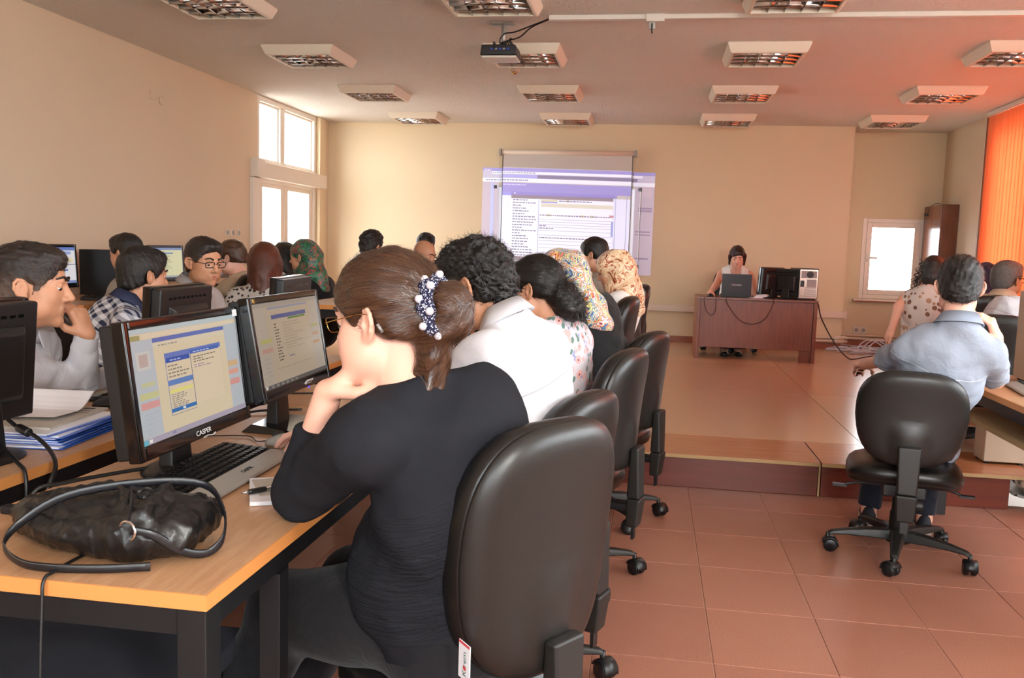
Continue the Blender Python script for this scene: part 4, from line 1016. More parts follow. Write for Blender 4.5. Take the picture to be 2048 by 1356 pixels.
# ------------------------------------------------------------------ organic surfaces: smooth unions of tapered limbs, meshed by surface nets
def vn(v): v = np.asarray(v, float); return v/np.linalg.norm(v)
def axis_pts(lo, hi, h, dense):
    pts = [lo]
    while pts[-1] < hi:
        x = pts[-1]; s = h
        for a, b, d in dense:
            if a-h*.5 <= x <= b: s = min(s, d)
            elif a-h*1.5 <= x < a: s = min(s, max(d, (a-x)*.6+d))
        pts.append(x+s)
    return np.array(pts, np.float32)
class Field:
    def __init__(s, lo, hi, h, dense=()):
        s.ax = [axis_pts(lo[i], hi[i], h, [(c[i]-r, c[i]+r, d) for c, r, d in dense]) for i in range(3)]
        s.D = np.full([len(a) for a in s.ax], .3, np.float32)
    def sl(s, lo, hi):
        r = []
        for i in range(3):
            a = max(0, int(np.searchsorted(s.ax[i], lo[i]))-2); b = min(len(s.ax[i]), int(np.searchsorted(s.ax[i], hi[i]))+2)
            r.append(slice(a, max(a, b)))
        return tuple(r)
    def grid(s, q): return np.meshgrid(s.ax[0][q[0]], s.ax[1][q[1]], s.ax[2][q[2]], indexing='ij', sparse=True)
    def comb(s, q, d, k, sub=False):
        a = s.D[q]
        if a.size == 0: return
        if sub:
            d = -d; h = np.clip(.5-.5*(d-a)/k, 0, 1); s.D[q] = d*(1-h)+a*h + k*h*(1-h)
        else:
            h = np.clip(.5+.5*(d-a)/k, 0, 1); s.D[q] = d*(1-h)+a*h - k*h*(1-h)
    def cone(s, a, b, ra, rb, k=.03, flat=None, sub=False, flat_a=False):
        a, b = np.asarray(a, np.float32), np.asarray(b, np.float32); m = max(ra, rb)+k+.02
        q = s.sl(np.minimum(a, b)-m, np.maximum(a, b)+m); X, Y, Z = s.grid(q)
        ba = b-a; L = float(ba@ba)+1e-9
        px, py, pz = X-a[0], Y-a[1], Z-a[2]
        t = np.clip((px*ba[0]+py*ba[1]+pz*ba[2])/L, 0, 1)
        d = np.sqrt((px-t*ba[0])**2+(py-t*ba[1])**2+(pz-t*ba[2])**2) - (ra+(rb-ra)*t)
        if flat:
            n = ba/np.sqrt(L); d = np.maximum(d, (X-b[0])*n[0]+(Y-b[1])*n[1]+(Z-b[2])*n[2])
        s.comb(q, d, k, sub)
    def ell(s, c, R, r, k=.03, sub=False):
        c = np.asarray(c, np.float32); m = max(r)+k+.02; q = s.sl(c-m, c+m); X, Y, Z = s.grid(q)
        x, y, z = X-c[0], Y-c[1], Z-c[2]
        u = [(x*R[i][0]+y*R[i][1]+z*R[i][2]) for i in range(3)]
        k0 = np.sqrt(sum((u[i]/r[i])**2 for i in range(3)))+1e-6; k1 = np.sqrt(sum((u[i]/r[i]**2)**2 for i in range(3)))+1e-6
        s.comb(q, k0*(k0-1)/k1, k, sub)
    def half(s, p, n, k=.005):      # remove what lies on the n side of p
        n = vn(n); X, Y, Z = s.grid((slice(None),)*3)
        d = (X-p[0])*n[0]+(Y-p[1])*n[1]+(Z-p[2])*n[2]
        h = np.clip(.5-.5*(d-s.D)/k, 0, 1); s.D = (d*(1-h)+s.D*h + k*h*(1-h)).astype(np.float32)
    def ripple(s, amp, freq, seed, n=4, aniso=None, crease=False):
        r = np.random.default_rng(seed); m = np.abs(s.D) < .04; I = np.nonzero(m)
        if len(I[0]) == 0: return
        P = np.stack([s.ax[i][I[i]] for i in range(3)], 1); w = np.zeros(len(P), np.float32)
        for i in range(n):
            v = r.normal(size=3); v /= np.linalg.norm(v)
            if aniso is not None: v = v*aniso
            v2 = r.normal(size=3)*freq*.5
            q_ = np.sin(P@(v*freq*(1+.6*i)) + 1.6*np.sin(P@v2+i))
            w += ((np.abs(q_)**.6)*1.7-1.1 if crease else q_)/(1+.5*i)
        s.D[I] += amp*w
    def mesh(s, name):
        D = s.D; ins = D < 0
        nx, ny, nz = D.shape
        c8 = [ins[i:nx-1+i, j:ny-1+j, k:nz-1+k] for i in (0, 1) for j in (0, 1) for k in (0, 1)]
        cnt = sum(c.astype(np.int8) for c in c8); act = (cnt > 0) & (cnt < 8)
        I, J, K = np.nonzero(act); n = len(I)
        idx = np.full(act.shape, -1, np.int32); idx[I, J, K] = np.arange(n)
        acc = np.zeros((n, 3)); num = np.zeros(n)
        cor = [(i, j, k) for i in (0, 1) for j in (0, 1) for k in (0, 1)]
        val = {c: D[I+c[0], J+c[1], K+c[2]] for c in cor}
        for a in cor:
            for ax in range(3):
                if a[ax]: continue
                b = list(a); b[ax] = 1; b = tuple(b)
                va, vb = val[a], val[b]; m = (va < 0) != (vb < 0)
                t = np.where(m, va/(va-vb+1e-12), 0)
                ids = (I, J, K)
                for q in range(3):
                    p0 = s.ax[q][ids[q]+a[q]]; p1 = s.ax[q][ids[q]+b[q]]
                    acc[:, q] += np.where(m, p0+(p1-p0)*t, 0)
                num += m
        V = acc/num[:, None]; F = []
        for ax in range(3):
            sl0 = [slice(None)]*3; sl1 = [slice(None)]*3; sl0[ax] = slice(0, -1); sl1[ax] = slice(1, None)
            a, b = ins[tuple(sl0)], ins[tuple(sl1)]
            E = np.stack(np.nonzero(a != b), 1)
            o1, o2 = [(1, 2), (2, 0), (0, 1)][ax]
            ok = (E[:, o1] > 0) & (E[:, o2] > 0) & (E[:, o1] < D.shape[o1]-1) & (E[:, o2] < D.shape[o2]-1); E = E[ok]
            fl = a[tuple(E.T)]
            def cell(d1, d2):
                e = E.copy(); e[:, o1] += d1; e[:, o2] += d2; return idx[e[:, 0], e[:, 1], e[:, 2]]
            q = np.stack([cell(-1, -1), cell(0, -1), cell(0, 0), cell(-1, 0)], 1)
            q[~fl] = q[~fl][:, ::-1]; F.append(q)
        F = np.concatenate(F)
        return V, F
def to_mesh(name, V, F, org, attrs=None):
    me = bpy.data.meshes.new(name); me.vertices.add(len(V)); me.vertices.foreach_set('co', (V-org).astype(np.float32).ravel())
    me.loops.add(F.size); me.loops.foreach_set('vertex_index', F.astype(np.int32).ravel())
    me.polygons.add(len(F)); me.polygons.foreach_set('loop_start', np.arange(0, F.size, 4, dtype=np.int32))
    me.polygons.foreach_set('use_smooth', np.ones(len(F), bool))
    me.update(calc_edges=True); me.validate()
    for k, v in (attrs or {}).items():
        a = me.attributes.new(k, 'FLOAT_VECTOR', 'POINT'); a.data.foreach_set('vector', v.astype(np.float32).ravel())
    return me

Q = {'hero': (.014, .0042, .0045, .0085, .0045), 'mid': (.018, .0062, .0055, .011, .0065), 'far': (.024, .010, .010, .017, .010)}
def hand_ops(fld, w, d, n, side, curl=.5, thumb=.5, sc=1.0, spread=.0):
    """five separate fingers on a palm; w wrist, d towards the knuckles, n out of the palm"""
    d = vn(d); n = np.asarray(n, float); n = vn(n-d*(n@d)); s = np.cross(d, n) if side == 'R' else np.cross(n, d)   # s: thumb side
    w = np.asarray(w, float)
    kn = [(.090, .027), (.094, .009), (.089, -.010), (.080, -.027)]
    for f, o in kn: fld.cone(w+(d*.012+s*o*.55)*sc, w+(d*f+s*o)*sc, .0150*sc, .0118*sc, .012)
    fld.cone(w+(d*.03+s*.012-n*-.004)*sc, w+(d*.07+s*.0)*sc, .017*sc, .014*sc, .012)
    ln = [(.042, .025, .020), (.046, .029, .021), (.043, .027, .020), (.034, .020, .018)]
    for i, (f, o) in enumerate(kn):
        p = w+(d*f+s*o)*sc; dd = vn(d+s*spread*(1.5-i)*.3); r = (.0094, .0096, .0092, .0082)[i]*sc; c = curl*(1+.08*i)
        for j, L in enumerate(ln[i]):
            a = (.75, 1.0, .7)[j]*c; dd = vn(dd*math.cos(a)+n*math.sin(a)); nn = n-dd*(n@dd); n2 = vn(nn) if np.linalg.norm(nn) > 1e-3 else n
            p2 = p+dd*L*sc; fld.cone(p, p2, r, r*.90, .004); p = p2; r *= .90
            n_keep = n2
            if j < 2:    # rotate the bending direction with the finger
                pass
    p = w+(d*.022+s*.022+n*.006)*sc
    t1 = vn(d*.62+s*(.75-.45*thumb)+n*.35*(1+thumb)); p2 = p+t1*.040*sc; fld.cone(p, p2, .0150*sc, .0118*sc, .010)
    t2 = vn(d*.85+s*(.35-.6*thumb)+n*.25*(1+thumb)); p3 = p2+t2*.031*sc; fld.cone(p2, p3, .0112*sc, .0100*sc, .004)
    p4 = p3+vn(t2+d*.2-s*.15*thumb)*.024*sc; fld.cone(p3, p4, .0100*sc, .0080*sc, .004)

def ik(a, b, l1, l2, hint):
    a, b, hint = (np.asarray(v, float) for v in (a, b, hint)); ab = b-a; D = np.linalg.norm(ab)
    if D > (l1+l2)*.999: b = a+ab/D*(l1+l2)*.999; ab = b-a; D = np.linalg.norm(ab)
    x = (l1*l1-l2*l2+D*D)/(2*D); h = math.sqrt(max(0, l1*l1-x*x)); u = ab/D; v = hint-u*(hint@u)
    return a+u*x+vn(v)*h, b

def add_strands(ho, Hc, fr, hk, mat, n, seed, flow):
    me = ho.data; nv = len(me.vertices); V = np.empty(nv*3, np.float32); me.vertices.foreach_get('co', V); V = V.reshape(-1, 3)
    Nn = np.empty(nv*3, np.float32); me.vertex_normals.foreach_get('vector', Nn); Nn = Nn.reshape(-1, 3)
    r = np.random.default_rng(seed); i = r.integers(0, nv, n); P = V[i]+r.normal(size=(n, 3))*.002; N_ = Nn[i]; hf, hl, hu = fr
    f = (P-Hc)@hf; l = (P-Hc)@hl; u = (P-Hc)@hu
    if hk == 'curly': T = r.normal(size=(n, 3)); L = r.uniform(.012, .03, n); lift = .35; wd = .0011
    elif flow is not None: T = flow(P, f, l, u); T = T/(np.linalg.norm(T, axis=1)[:, None]+1e-6)+r.normal(size=(n, 3))*.10; L = r.uniform(.02, .05, n); lift = .03; wd = .0007
    elif hk == 'puff' : T = -hf*.8-hu*.35+0*P+r.normal(size=(n, 3))*np.where(f < -.10, 1.0, .15)[:, None]; L = r.uniform(.02, .05, n); lift = np.where(f < -.10, .55, .06); wd = .0012
    elif hk in ('long', 'bob'): T = -hu+0*P+r.normal(size=(n, 3))*.15; L = r.uniform(.04, .1, n); lift = .05; wd = .0016
    else:
        up = np.clip(u/.08, 0, 1)[:, None]; T = hf*(.75*up)-hu*(1.15-up)+r.normal(size=(n, 3))*.30; L = r.uniform(.012, .026, n); lift = .07; wd = .0009
    T = T-N_*np.sum(T*N_, 1)[:, None]; T /= np.linalg.norm(T, axis=1)[:, None]+1e-6
    B_ = np.cross(N_, T); pts = []; k = 4
    bend = r.normal(size=n)*.25
    for j in range(k):
        t = j/(k-1); c = P+T*(L*t)[:, None]+N_*(L*lift*(t-.22*t*t)+.0006)[:, None]+B_*(L*bend*t*t)[:, None]
        if flow is not None: c = c-N_*(L*L*t*t*3.2)[:, None]
        w = wd*(1-.75*t); pts.append(c-B_*w*.5); pts.append(c+B_*w*.5)
    VV = np.stack(pts, 1).reshape(-1, 3); base = np.arange(n)[:, None, None]*(2*k)
    q = np.array([[2*j, 2*j+1, 2*j+3, 2*j+2] for j in range(k-1)])[None]; FF = (base+q).reshape(-1, 4)
    st = np.repeat(np.stack([r.uniform(0, 5, n), f, l], 1), 2*k, 0)
    obj('hair_strands', to_mesh('hair_strands', VV, FF, np.zeros(3), {'st': st}), mat, ho)

def person(label, pel, face, head, hdir, floor=0., q='mid', skin='skin_tan', top='shirt_white', sleeve='long', pants='trousers_black', hair='short', hairmat='hair_dark',
           arms=None, girth=1.0, sh=.168, ag=1.0, hs=1.0, roll=0., collar=None, neck_open=False, glasses=None, brows='hair_dark', shoes='shoe_black', group=None, feet=None, fold=.0022, seed=1, nk=.158, shd=.065, hem=.07, eyes=True, back_round=.02, gap=.012, extra=None, jowl=0, tum=0, strands=0, flow=None, leg=1.0):
    hb, hh, hhand, hc, hr = Q[q]
    pel, H = np.array(pel, float), np.array(head, float)
    a = math.radians(face); Fd = np.array([math.cos(a), math.sin(a), 0]); S_ = np.array([-math.sin(a), math.cos(a), 0]); U = np.array([0, 0, 1.])
    hf = vn(hdir); hl = vn(np.cross(U, hf)); hu = np.cross(hf, hl)
    if roll: hl, hu = hl*math.cos(roll)+hu*math.sin(roll), hu*math.cos(roll)-hl*math.sin(roll)
    hp = lambda f, l, u: H+(hf*f+hl*l+hu*u)*hs
    HR = (hf, hl, hu)
    N = H - (.62*hu+.38*U)*nk*hs - .030*hf - .028*Fd
    A = vn(N-pel); Df = vn(Fd-A*(Fd@A)); TR = (S_, Df, A); L = np.linalg.norm(N-pel)
    chest = pel+A*L*.66-Df*back_round; belly = pel+A*L*.30+Df*.01
    shl, shr = N-A*shd+S_*sh-Df*.005, N-A*shd-S_*sh-Df*.005
    arms = arms or {}
    J = {}
    for sd, sp, sg in (('L', shl, 1), ('R', shr, -1)):
        o = dict(arms.get(sd, {}))
        l1, l2 = o.get('l', (.285, .25))
        wr = np.array(o.get('wr', pel+Fd*.42+S_*sg*.14+U*.17), float)
        if 'el' in o: el = np.array(o['el'], float)
        else: el, wr = ik(sp, wr, l1, l2, np.array(o.get('hint', S_*sg*.55-U*.9-Fd*.1)))
        d = o.get('d', wr-el); nn = o.get('n', (0, 0, -1.))
        J[sd] = (sp, el, wr, np.array(d, float), np.array(nn, float), o)
    hips = [pel+S_*sg*.088-U*.025 for sg in (1, -1)]
    if feet is None: feet = [pel+Fd*.40+S_*sg*.10-U*pel[2]+U*(floor+.085) for sg in (1, -1)]
    feet = [np.array(f, float) for f in feet]
    knees = [ik(h_, f_, .42, max(.40, pel[2]-floor-.12), Fd*1.0+U*.5)[0] for h_, f_ in zip(hips, feet)]
    g = girth
    def torso(f, pad=0., neck=True):
        f.ell(pel-U*.01, TR, (.172*g+pad, .130*g+pad, .120+pad), .05)
        f.ell(belly, TR, (.150*g+pad, .118*g+pad, .175+pad), .06)
        f.ell(chest, TR, (sh*.97+pad, .112*(.6+.4*g)+pad, .185+pad), .06)
        if tum: f.ell(pel+A*.13+Df*.075*tum, TR, (.165*g+pad, .125*g+pad, .15+pad), .06)
        f.cone(shl, shr, .050*ag+pad, .050*ag+pad, .05)
        for sp in (shl, shr): f.cone(N+U*.022, N+(sp-N)*.72, .046+pad, .046+pad, .035)
    pts = [pel, N, H, *feet, *knees]+[p for s in J.values() for p in s[1:3]]
    lo, hi = np.min(pts, 0)-.23, np.max(pts, 0)+.23
    lo[2] = floor-.02
    # ---- body
    dense = [(H-U*.01, .125, hh)]
    for sd in J:
        if J[sd][5].get('fine'): dense.append((J[sd][2]+vn(J[sd][3])*.085, .095, hhand))
    B = Field(lo, hi, hb, dense)
    torso(B, -.012)
    B.cone(N-A*.02, hp(-.018, 0, -.055), .060*(.75+.25*g), .053*(.8+.2*g), .03)
    for sd, (sp, el, wr, d, nn, o) in J.items():
        B.cone(sp, el, .047*ag, .039*ag, .03); B.cone(el, wr, .039*ag, .0265*(.4+.6*ag), .02)
        hand_ops(B, wr-vn(d)*.008, d, nn, sd, o.get('curl', .45), o.get('thumb', .4), o.get('sc', 1.0))
    for h_, k_, f_ in zip(hips, knees, feet):
        B.cone(h_, k_, .080*(.5+.5*g), .055, .04); B.cone(k_, f_, .053, .036, .03); B.cone(f_-U*.035, f_+Fd*.13-U*.055, .038, .028, .02)
    B.ell(hp(-.012, 0, .035), HR, (.096*hs, .0745*hs, .082*hs), .02)
    B.ell(hp(.028, 0, -.018), HR, (.064*hs, .0615*hs, .086*hs), .025)
    B.ell(hp(.032, 0, -.066), HR, (.051*hs, .052*hs, .044*hs), .03)
    B.ell(hp(.074, 0, -.097), HR, (.016*hs, .020*hs, .016*hs), .02)
    for s in (1, -1):
        B.ell(hp(.052, s*.040, -.025), HR, (.026*hs, .022*hs, .024*hs), .02)
        B.ell(hp(.030, s*.052, -.062), HR, (.030*hs, .014*hs, .022*hs), .025)
    for s in (1, -1): B.ell(hp(.095, s*.032, .006), HR, (.013*hs, .017*hs, .011*hs), .012, sub=True)
    B.cone(hp(.082, -.030, .025), hp(.082, .030, .025), .0095*hs, .0095*hs, .012)
    B.cone(hp(.085, 0, .012), hp(.106, 0, -.026), .0085*hs, .0120*hs, .010)
    for s in (1, -1): B.ell(hp(.093, s*.013, -.031), HR, (.011*hs, .008*hs, .008*hs), .006)
    B.cone(hp(.084, -.018, -.056), hp(.084, .018, -.056), .0075*hs, .0075*hs, .008); B.cone(hp(.082, -.014, -.067), hp(.082, .014, -.067), .0078*hs, .0078*hs, .008)
    for s in (1, -1):
        er = (vn(hf*.94-hl*s*.34+hu*.0), vn(hl*s+hf*.36), vn(hu))
        ep = lambda f, l, u: hp(-.008, s*.077, -.008)+(er[0]*(f*.96-u*.18)*.95+er[1]*l+er[2]*(u*.98+f*.18)*.84)*hs
        B.ell(ep(0, .002, 0), er, (.017*hs, .0058*hs, .029*hs), .006)
        B.ell(ep(.005, -.001, -.026), er, (.010*hs, .0065*hs, .011*hs), .006)
        arc = [(.012, .001, .018), (.007, .0045, .030), (-.006, .007, .033), (-.017, .009, .022), (-.020, .009, .004), (-.014, .007, -.014), (-.004, .004, -.026)]
        for u_, w_ in zip(arc, arc[1:]): B.cone(ep(*u_), ep(*w_), .0042*hs, .0042*hs, .003)
        B.ell(ep(.001, .0085, .0), er, (.008*hs, .0055*hs, .014*hs), .004, sub=True)
        B.ell(ep(.013, .003, -.004), er, (.005*hs, .006*hs, .008*hs), .004)
    if jowl:
        for s in (1, -1): B.ell(hp(.034, s*.043, -.058), HR, (.040*hs, .032*jowl*hs, .040*hs), .03); B.ell(hp(.058, s*.030, -.040), HR, (.028*hs, .028*hs, .034*hs), .02)
        B.cone(hp(.055, 0, -.108), hp(-.005, 0, -.118), .036*hs, .056*hs, .03)
    V, F = B.mesh('body'); org = np.array([pel[0], pel[1], floor])
    root = obj('person', to_mesh('body', V, F, org, {'hl': np.stack([(V-H)@hf, (V-H)@hl, (V-H)@hu], 1)}), skin)
    root.location = org; tag(root, label, 'person', group)
    def child(name, f, mat, at=None, frame='b'):
        V, F = f.mesh(name)
        if len(F) == 0: return None
        if frame == 'h': A_ = {'hl': np.stack([(V-H)@hf, (V-H)@hl, (V-H)@hu], 1)}
        else: A_ = {'bl': np.stack([(V-pel)@S_, (V-pel)@Df, (V-pel)@A], 1)}
        if at: A_.update(at(V))
        return obj(name, to_mesh(name, V, F, org, A_), mat, root)
    W_ = lambda p: tuple(np.asarray(p)-org)
    # ---- upper garment
    T = Field(lo, hi, hc, [])
    torso(T, gap)
    if neck_open: T.ell(N+U*.03+Df*.09, TR, (.062, .09, .12), .01, sub=True)
    T.half(N+U*.040+vn(H-N)*.005, vn(.8*vn(H-N)+.2*U), .006)
    T.half(pel-A*hem, -A, .01)
    for sd, (sp, el, wr, d, nn, o) in J.items():
        if sleeve == 'none':
            T.ell(sp+(sp-chest)*.25-A*.02, TR, (.055, .10, .105), .01, sub=True); continue
        if sleeve == 'short': T.cone(sp, sp+(el-sp)*.86, .058*ag+gap*.4, .062*ag+gap*.2, .03, flat=True)
        else:
            T.cone(sp, el, .056*ag+gap*.7, .051*ag+gap*.6, .05)
            e = wr if sleeve == 'long' else el+(wr-el)*.62
            T.cone(el, e, .051*ag+gap*.6, .040 if sleeve == 'long' else .043*ag, .018, flat=True)
    if fold: T.ripple(fold*1.2, 11, seed, 3, crease=True); T.ripple(fold*.8, 32, seed+2, 3); T.ripple(fold*.35, 75, seed+9, 3)
    shirt = child('shirt' if collar else 'top', T, top)
    if sleeve == 'long' and collar:
        for sd, (sp, el, wr, d, nn, o) in J.items():
            u = vn(wr-el); obj('cuff', MB().cyl(W_(wr-u*.052), W_(wr+u*.004), .0405, .0395, 20, cap=False).cyl(W_(wr+u*.004), W_(wr-u*.02), .0395, .033, 20, cap=False), top, root, smooth=True)
    if collar:
        R = []; n = 44; ax = vn(.75*vn(H-N)+.25*A)
        e1 = S_; e2 = vn(Df-ax*(Df@ax))
        for i in range(n+1):
            t = math.radians(62)+ (2*PI-2*math.radians(28))*(i/n) ; t = math.radians(90+26)+(2*PI-math.radians(52))*i/n
            c_, s_ = math.cos(t), math.sin(t); fr = max(0, s_)
            base = N+ax*(.045-.030*fr)+e1*c_*.080+e2*(s_*.084-.006); topp = N+ax*(.082-.040*fr)+e1*c_*.068+e2*(s_*.074-.012); out = N+ax*(.036-.040*fr)+e1*c_*.096+e2*(s_*.100-.008)
            inn = N+ax*(.035-.03*fr)+e1*c_*.066+e2*(s_*.070-.008)
            R.append([W_(base), W_(inn), W_(topp*.999+N*.001), W_(topp), W_(out), W_(out-ax*.002)])
        obj('collar', MB().rings(R), collar, root, smooth=True)
    # ---- trousers and shoes
    P_ = Field(lo, hi, max(hc, .012), [])
    P_.ell(pel-U*.02, TR, (.178*g+.006, .138*g+.004, .125), .05)
    P_.half(pel+A*.07, A, .01)
    for h_, k_, f_ in zip(hips, knees, feet):
        P_.cone(h_, k_, .100*(.5+.5*g)*leg, .074*leg, .04); P_.cone(k_, f_-U*.01, .070*leg, .056, .03, flat=True)
    P_.ripple(.0025, 26, seed+3, 3)
    child('trousers' , P_, pants)
    for sg, f_ in zip((1, -1), feet):
        m = MB(); R = []
        for u, w, h_ in ((-.085, .012, .02), (-.08, .030, .075), (-.03, .036, .085), (.04, .038, .07), (.10, .044, .055), (.15, .040, .042), (.175, .022, .03), (.18, .005, .018)):
            c0 = f_*1.0; c0[2] = floor
            R.append([W_(c0+Fd*u+S_*w*math.cos(t)+U*(.006+max(0, math.sin(t))*h_)) for t in [2*PI*j/14 for j in range(14)]])
        sh_ = obj('shoe', m.rings(R), shoes, root, smooth=True)
        c0 = f_*1.0; c0[2] = floor
        obj('sole', MB().rings([[W_(c0+Fd*u+S_*w*c_+U*z) for u, w, c_ in ((-.085, .03, 1), (.0, .036, 1), (.10, .045, 1), (.17, .03, 1), (.185, .0, 1), (.17, .03, -1), (.10, .045, -1), (.0, .036, -1), (-.085, .03, -1))] for z in (.001, .016)]), 'sole_pale' if shoes == 'shoe_canvas' else 'black_plastic', sh_)
    # ---- face details
    if eyes:
        for s in (1, -1):
            e = obj('eye', MB().sph(W_(hp(.0765, s*.0315, .006)), .0108*hs, 12, 8), 'eye_white', root, smooth=True)
            obj('iris', MB().sph(W_(hp(.0815, s*.0312, .0005)), .0068*hs, 10, 6), 'iris', e, smooth=True)
            obj('eyelid', MB().sph(W_(hp(.0768, s*.0315, .0092)), .0118*hs, 14, 9), skin, root, smooth=True)
            obj('eyebrow', MB().tube([W_(hp(.093, s*.013, .026)), W_(hp(.0915, s*.032, .034)), W_(hp(.075, s*.050, .027))], lambda t: (.0050-.0028*t)*hs, 7), brows, root, smooth=True)
        obj('lips', MB().tube([W_(hp(.082, -.023, -.061)), W_(hp(.0905, -.008, -.0575)), W_(hp(.0905, .008, -.0575)), W_(hp(.082, .023, -.061))], .0042*hs, 7).tube([W_(hp(.081, -.020, -.063)), W_(hp(.0885, 0, -.0685)), W_(hp(.081, .020, -.063))], .0048*hs, 7), 'lips', root, smooth=True)
    if glasses:
        gm = MB()
        for s in (1, -1):
            loop = [W_(hp(.104-.010*abs(math.cos(t))*.4-.004*(1-math.sin(t)), s*(.033+.025*math.copysign(abs(math.cos(t))**.6, math.cos(t))), .003+.0145*math.copysign(abs(math.sin(t))**.6, math.sin(t)))) for t in [2*PI*j/16 for j in range(17)]]
            gm.tube(loop, .0009 if glasses == 'thin' else .0022, 6)
            gm.tube([W_(hp(.099, s*.058, .008)), W_(hp(.06, s*.077, .010)), W_(hp(-.005, s*.084, .012)), W_(hp(-.022, s*.083, -.006))], .0011 if glasses == 'thin' else .002, 6)
        gm.tube([W_(hp(.106, .009, .008)), W_(hp(.110, 0, .010)), W_(hp(.106, -.009, .008))], .0015, 6)
        go = obj('glasses', gm, 'brass' if glasses == 'thin' else 'black_gloss', root, smooth=True)
        lm = MB()
        for s in (1, -1): lm.add([W_(hp(.101, s*(.033+.024*math.cos(t)), .003+.016*math.sin(t))) for t in [2*PI*j/16 for j in range(16)]], [tuple(range(16))])
        obj('lens', lm, 'window_glass', go)
    # ---- hair or scarf
    m = .26
    hlo, hhi = H-m, H+m
    if hair in ('long', 'scarf', 'bob'): hlo = H-np.array([.3, .3, .42])
    G = Field(hlo, hhi, hr, [])
    hk = hair
    if hk in ('short', 'curly', 'crop', 'bun', 'long', 'bob', 'puff'):
        t_ = {'short': .012, 'curly': .017, 'crop': .008, 'bun': .016, 'long': .022, 'bob': .013, 'puff': .014}[hk]
        G.ell(hp(-.013, 0, .036), HR, ((.096+t_)*hs, (.0745+t_*.85)*hs, (.082+t_)*hs), .01)
        G.ell(hp(-.045, 0, -.022), HR, ((.056+t_*.8)*hs, (.062+t_*.6)*hs, (.075+t_*.3)*hs), .03)
        if hk == 'curly': G.ell(hp(.02, 0, .082), HR, (.075*hs, .062*hs, .045*hs), .03)
        if hk in ('short', 'crop'): G.ell(hp(.045, 0, .085), HR, (.045*hs, .058*hs, .032*hs), .025)
        n1 = hf*.83-hu*.55; G.half(hp(.086 if hk != 'crop' else .078, 0, .062), n1, .012)
        drop_ = {'short': 0, 'curly': -.012, 'crop': .012, 'bun': .012, 'long': -.06, 'bob': -.07, 'puff': .0}[hk]
        if hk in ('bun', 'puff'): G.half(hp(.02, 0, -.022), hf*.30-hu*.955, .012); 
        else: G.half(hp(.03, 0, -.02+drop_), hf*.476-hu*.879, .012)
        if hk not in ('long', 'bob'):
            for s in (1, -1): G.ell(hp(.004, s*.088, -.014), HR, (.030*hs, .028*hs, .036*hs), .008, sub=True)
        if hk == 'bob':
            for s in (1, -1): G.cone(hp(.03, s*.078, .03), hp(.015, s*.082, -.085), .024*hs, .010*hs, .02)
            G.cone(hp(.072, .045, .075), hp(.078, -.045, .045), .012, .010, .02)
            G.ell(hp(-.075, 0, .02), HR, (.05, .06, .06), .03)
        if hk == 'long':
            G.cone(hp(-.05, 0, 0), H-hf*.085-U*.23, .098*hs, .075, .04)
            for s in (1, -1): G.cone(hp(-.005, s*.072, .0), H-hf*.03+hl*s*.085-U*.21, .038, .030, .03)
    elif hk == 'scarf':
        G.ell(hp(-.012, 0, .034), HR, (.118, .094, .104), .01)
        G.ell(hp(-.055, 0, .0), HR, (.085, .080, .090), .04)
        G.ell(hp(.012, 0, -.088), HR, (.080, .078, .062), .04)
        G.cone(hp(-.02, 0, -.09), N+U*.01, .080, .105, .04)
        G.cone(hp(-.06, 0, -.03), N-Df*.09-A*.07, .075, .060, .05)
        for s in (1, -1): G.cone(N+S_*s*.03+U*.01, N+S_*s*.115-A*.02, .055, .035, .04)
        G.ell(hp(.098, 0, -.012), HR, (.055, .058, .088), .012, sub=True)
        G.half(N-A*.13, -A, .01)
    if extra: extra(G, hp, HR, hf, hl, hu, H, N, S_, A, U)
    if hk != 'bald' or extra:
        if hk == 'scarf': G.ripple(.0045, 42, seed+5, 4, np.array([1, 1, .35]))
        elif hk == 'curly': G.ripple(.0045, 130, seed+5, 4)
        elif hk in ('short', 'crop'): G.ripple(.0016, 190, seed+5, 4)
        else: G.ripple(.0018, 90, seed+5, 3)
        def at(V):
            f, l, u = (V-H)@hf, (V-H)@hl, (V-H)@hu
            rad = np.sqrt(l*l+(u-.03)**2)
            return {'st': np.stack([np.arctan2(l, u-.02)*.08, f, rad], 1)}
        ho = child('headscarf' if hk == 'scarf' else 'hair', G, hairmat, at, 'h')
        if strands and ho: add_strands(ho, H-org, (hf, hl, hu), hk, hairmat, strands, seed, flow)
    return root, dict(hp=hp, H=H, N=N, org=org, hf=hf, hl=hl, hu=hu, W=W_, J=J, S=S_, D=Df, A=A)

